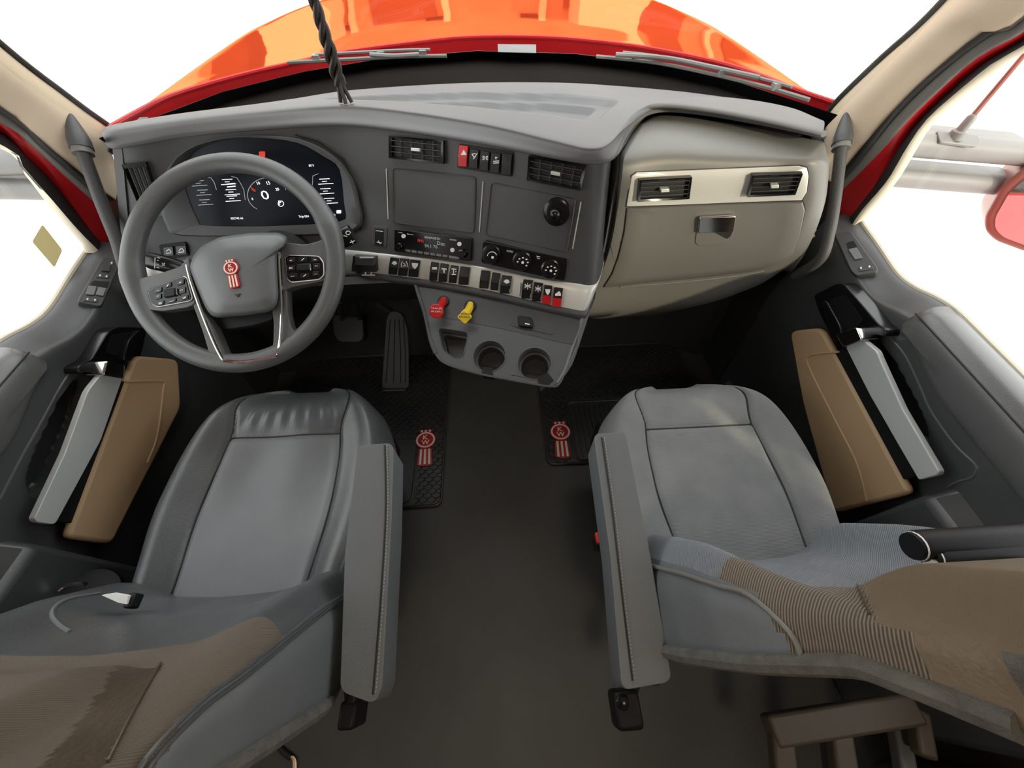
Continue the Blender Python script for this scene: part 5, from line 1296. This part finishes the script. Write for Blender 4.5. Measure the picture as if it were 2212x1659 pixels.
# seat adjuster dial shade left
rl = thing('belt_reel', Q(180, 1270, z=.50), 'black belt reel cover with bright rim behind the driver door', 'belt reel')
c = Q(185, 1290, z=.43); v, f = lathe(c, (.45, .2, 1), [(.06, -.05), (.06, 0), (.055, .008), (.04, .012), (0, .012)], 36); obj('reel_cover', v, f, 'black', rl)
a_ = [Q(*p, z=.478) for p in ((128, 1277), (140, 1268), (160, 1262), (185, 1262))]; v, f = tube(spl(a_, 4), .004, 6); obj('reel_rim', v, f, 'chrome', rl)

# ================================================================== GRAB HANDLES
for s, boot, rod, lab in ((-1, [(150, 245), (158, 268), (168, 295), (177, 322)], [(179, 330), (196, 375), (222, 445), (252, 520), (276, 590), (290, 640)], 'black grab handle on the pillar beside the steering wheel'),
                          (1, [(1829, 243), (1825, 265), (1822, 290), (1818, 312)], [(1817, 318), (1812, 365), (1804, 430), (1792, 500), (1772, 560), (1742, 592)], 'black grab handle on the pillar beside the glovebox')):
    t = thing('grab_handle', Q(*rod[-1], x=s * .88), lab, 'grab handle', 'pillar grab handles')
    A = [Q(*p, x=s * (.90 - .014 * i / 3)) for i, p in enumerate(boot)]
    v, f = tube(spl(A, 4), lambda k: .003 + .0175 * min(1, k * 1.3) ** .8, 14); obj('end_boot', v, f, 'dash_face', t)
    v, f = tube([A[-1] + (A[-1] - A[-2]).normalized() * d for d in (-.004, .012)], .0185, 16); obj('collar', v, f, 'seal_grey', t)
    Rr = [Q(*p, x=s * .882) for p in rod]; Rr[-1] = Rr[-1] + V((0, .03, -.03))
    v, f = tube(spl(Rr, 6), .0128, 14); obj('rod', v, f, 'pedal', t)

# ================================================================== CORD HANGING BEFORE THE WINDSCREEN
b = Q(745, 216, z=1.0); cordt = thing('braided_cord', b, 'dark braided cord hanging down to the dashboard', 'cord')
for ph in (0, 2.09, 4.19):
    P = [V((b.x + .0075 * math.cos(z * 75 + ph) * (1 + .25 * math.sin(z * 31)), b.y + .0075 * math.sin(z * 75 + ph), z)) for z in [1.03 + i * .006 for i in range(172)]]
    v, f = tube(P, .0062, 7); obj('strand', v, f, 'rope', cordt)
for q in ((736, 222), (747, 224), (760, 221)):
    e = Q(*q, z=1.0); v, f = tube(spl([V((b.x, b.y, 1.045)), V((b.x, b.y, 1.03)).lerp(e, .5) + V((0, 0, .008)), e], 4), .0045, 7); obj('loose_end', v, f, 'rope', cordt)

# ================================================================== MIRRORS
for s in (-1, 1):
    t = thing('side_mirror', (s * 1.35, 1.0, .6), 'grey armed side mirror outside the %s window' % ('driver' if s < 0 else 'passenger'), 'mirror', 'side mirrors')
    if s > 0: up = [(1950, 308), (2200, 329)]; lo = [(1900, 378), (2175, 400)]
    else: up = [(98, 345), (-120, 352)]; lo = [(115, 408), (-120, 404)]
    A = [Q(*p, y=1.0) for p in up]; Bq = [Q(*p, y=1.0) for p in lo]
    for P, r in ((A, .030), (Bq, .026)):
        d = (P[1] - P[0]).normalized(); v, f = tube([P[0] - d * .05, P[0], P[0].lerp(P[1], .5), P[1] + d * .03], r, 14, up=(0, 0, 1), flat=1.0); obj('mirror_arm', v, f, 'arm_grey', t)
        v, f = box((P[0] + P[1]) / 2 + V((0, .03, r * .7)), (P[1] - P[0]).length, .05, .012, Matrix.Rotation(-math.atan2(P[1].z - P[0].z, P[1].x - P[0].x), 3, 'Y')); obj('arm_cover', v, f, 'arm_grey', t, bevel=.004)
    if s > 0:
        hp = [(2205, 370), (2165, 405), (2128, 470), (2128, 500), (2150, 522), (2212, 545), (2330, 575), (2400, 540), (2420, 380), (2330, 330)]
        MP = Plane((1.42, .93, .72), V((-.62, -.78, .10)))
        plate('mirror_shell', hp, MP, .0, 'mirror_shell', t, r=12, bevel=.02, h0=-.14, seg=4)
        c = ctr(hp); plate('mirror_glass', [tuple(c + (V(p) - c) * .82) for p in hp], MP, .004, 'mirror_glass', t, r=10)
        ab = thing('mirror_antenna', Q(2062, 293, y=.99), 'whip antenna standing on the passenger mirror arm', 'antenna')
        P = Plane(Q(2062, 296, y=.985), (0, -.5, .87)); plate('base_plate', [(2018, 286), (2108, 296), (2115, 312), (2104, 320), (2025, 310)], P, .006, 'arm_grey', ab, r=6, bevel=.002)
        a0 = P.hit(2062, 298)[0]; v, f = lathe(a0, (0, 0, 1), [(.018, 0), (.016, .015), (.011, .018), (.010, .045), (.006, .05)], 16); obj('antenna_mount', v, f, 'arm_grey', ab)
        d = V((.10, .10, 1)).normalized(); v, f = tube([a0 + d * k for k in (.03, .2, .5, .9)], lambda q: .006 - .003 * q, 8); obj('whip', v, f, 'mirror_shell', ab)
    else:
        MP = Plane((-1.52, .93, .72), V((.55, -.80, .25))); hp = [(-60, 370), (-110, 400), (-150, 520), (-110, 545), (-300, 600), (-330, 380)]
        v, f = box((-1.74, .97, .80), .20, .12, .42, Matrix.Rotation(-.4, 3, 'Z')); obj('mirror_shell', v, f, 'mirror_shell', t, bevel=.03)
        v, f = box((-1.725, .905, .80), .16, .006, .36, Matrix.Rotation(-.4, 3, 'Z')); obj('mirror_glass', v, f, 'mirror_glass', t)

# ================================================================== THINGS BEHIND THE SEATS
fb_ = thing('fabric_roll', Q(2090, 1180, z=.72), 'two black padded rolls with white end bands beside the passenger seat', 'fabric roll')
for a, b, r in (((1968, 1180), (2300, 1160), .020), ((2005, 1203), (2320, 1178), .017)):
    A, Bq = Q(*a, z=.80), Q(*b, z=.81)
    Bq = A.lerp(Bq, 1.9)
    v, f = tube([A, A.lerp(Bq, .03), A.lerp(Bq, .5), Bq], lambda q: r * (.85 + .15 * min(1, q * 8)), 18); obj('roll', v, f, 'black', fb_)
    d = (Bq - A).normalized(); v, f = tube([A + d * .004, A + d * .013], r * .93, 18); obj('end_band', v, f, 'white', fb_)
A, Bq = Q(2008, 1220, z=.80), Q(2330, 1208, z=.81); Bq = A.lerp(Bq, 1.9); v, f = tube([A, A.lerp(Bq, .5), Bq], .009, 12); obj('white_edge', v, f, 'white', fb_)
ld = thing('storage_frame', Q(1850, 1640, z=.2), 'tan plastic frame with two openings behind the passenger seat', 'storage frame')
zt = .36
def bar(a, b, w, m='bracket_tan', z=zt, h=.03, nm='rail'):
    A, Bq = Q(*a, z=z), Q(*b, z=z); e = (Bq - A).normalized(); q = V((-e.y, e.x, 0)) * w / 2
    v, f = prism([A - q, Bq - q, Bq + q, A + q], (0, 0, -h)); obj(nm, v, f, m, ld, bevel=.006)
bar((1672, 1582), (1990, 1532), .05, z=zt + .004, h=.038); bar((1692, 1570), (1710, 1740), .04); bar((1818, 1560), (1860, 1830), .04); bar((1994, 1535), (2012, 1640), .03)
bar((1795, 1575), (1816, 1740), .02, 'dash_grey', zt - .05); bar((1950, 1560), (1992, 1800), .03, 'dash_grey', zt - .05)
cb_ = thing('sleeper_cabinet', (.86, -.62, 0), 'dark brown cabinet side behind the passenger seat', 'cabinet')
v, f = prism([(.72, -.34, 0), (1.0, -.25, 0), (1.0, -1.0, 0), (.64, -1.0, 0)], (0, 0, .62)); obj('cabinet_body', v, f, 'wood_brown', cb_, bevel=.01)
v, f = prism([(.70, -.33, .62), (1.0, -.235, .62), (1.0, -1.0, .62), (.62, -1.0, .62)], (0, 0, .02)); obj('cabinet_top', v, f, 'wood_brown', cb_, bevel=.004)
wr_ = thing('wire_lead', Q(632, 1650, z=.0), 'black lead with bare copper ends under the driver seat', 'wire')
A = [Q(*p, z=.008) for p in ((590, 1600), (612, 1625), (628, 1636))]; v, f = tube(spl(A, 5), .007, 8); obj('insulation', v, f, 'cable', wr_)
for k in range(3):
    A = [Q(628 + k * 2, 1634, z=.010), Q(634 + k * 2, 1645, z=.006), Q(632 + k * 3, 1680, z=.004)]; v, f = tube(spl(A, 5), .003, 6); obj('copper_strand', v, f, 'copper', wr_)
# sleeper bunk far behind the camera
bn = thing('sleeper_bunk', (0, -1.45, 0), 'sleeper bunk with grey mattress at the back of the cab', 'bunk')
v, f = box((0, -1.45, .22), 1.96, .86, .44); obj('bunk_base', v, f, 'wood_brown', bn, bevel=.01)
v, f = box((0, -1.45, .53), 1.94, .84, .18); obj('mattress', v, f, 'cloth', bn, bevel=.04, seg=4)
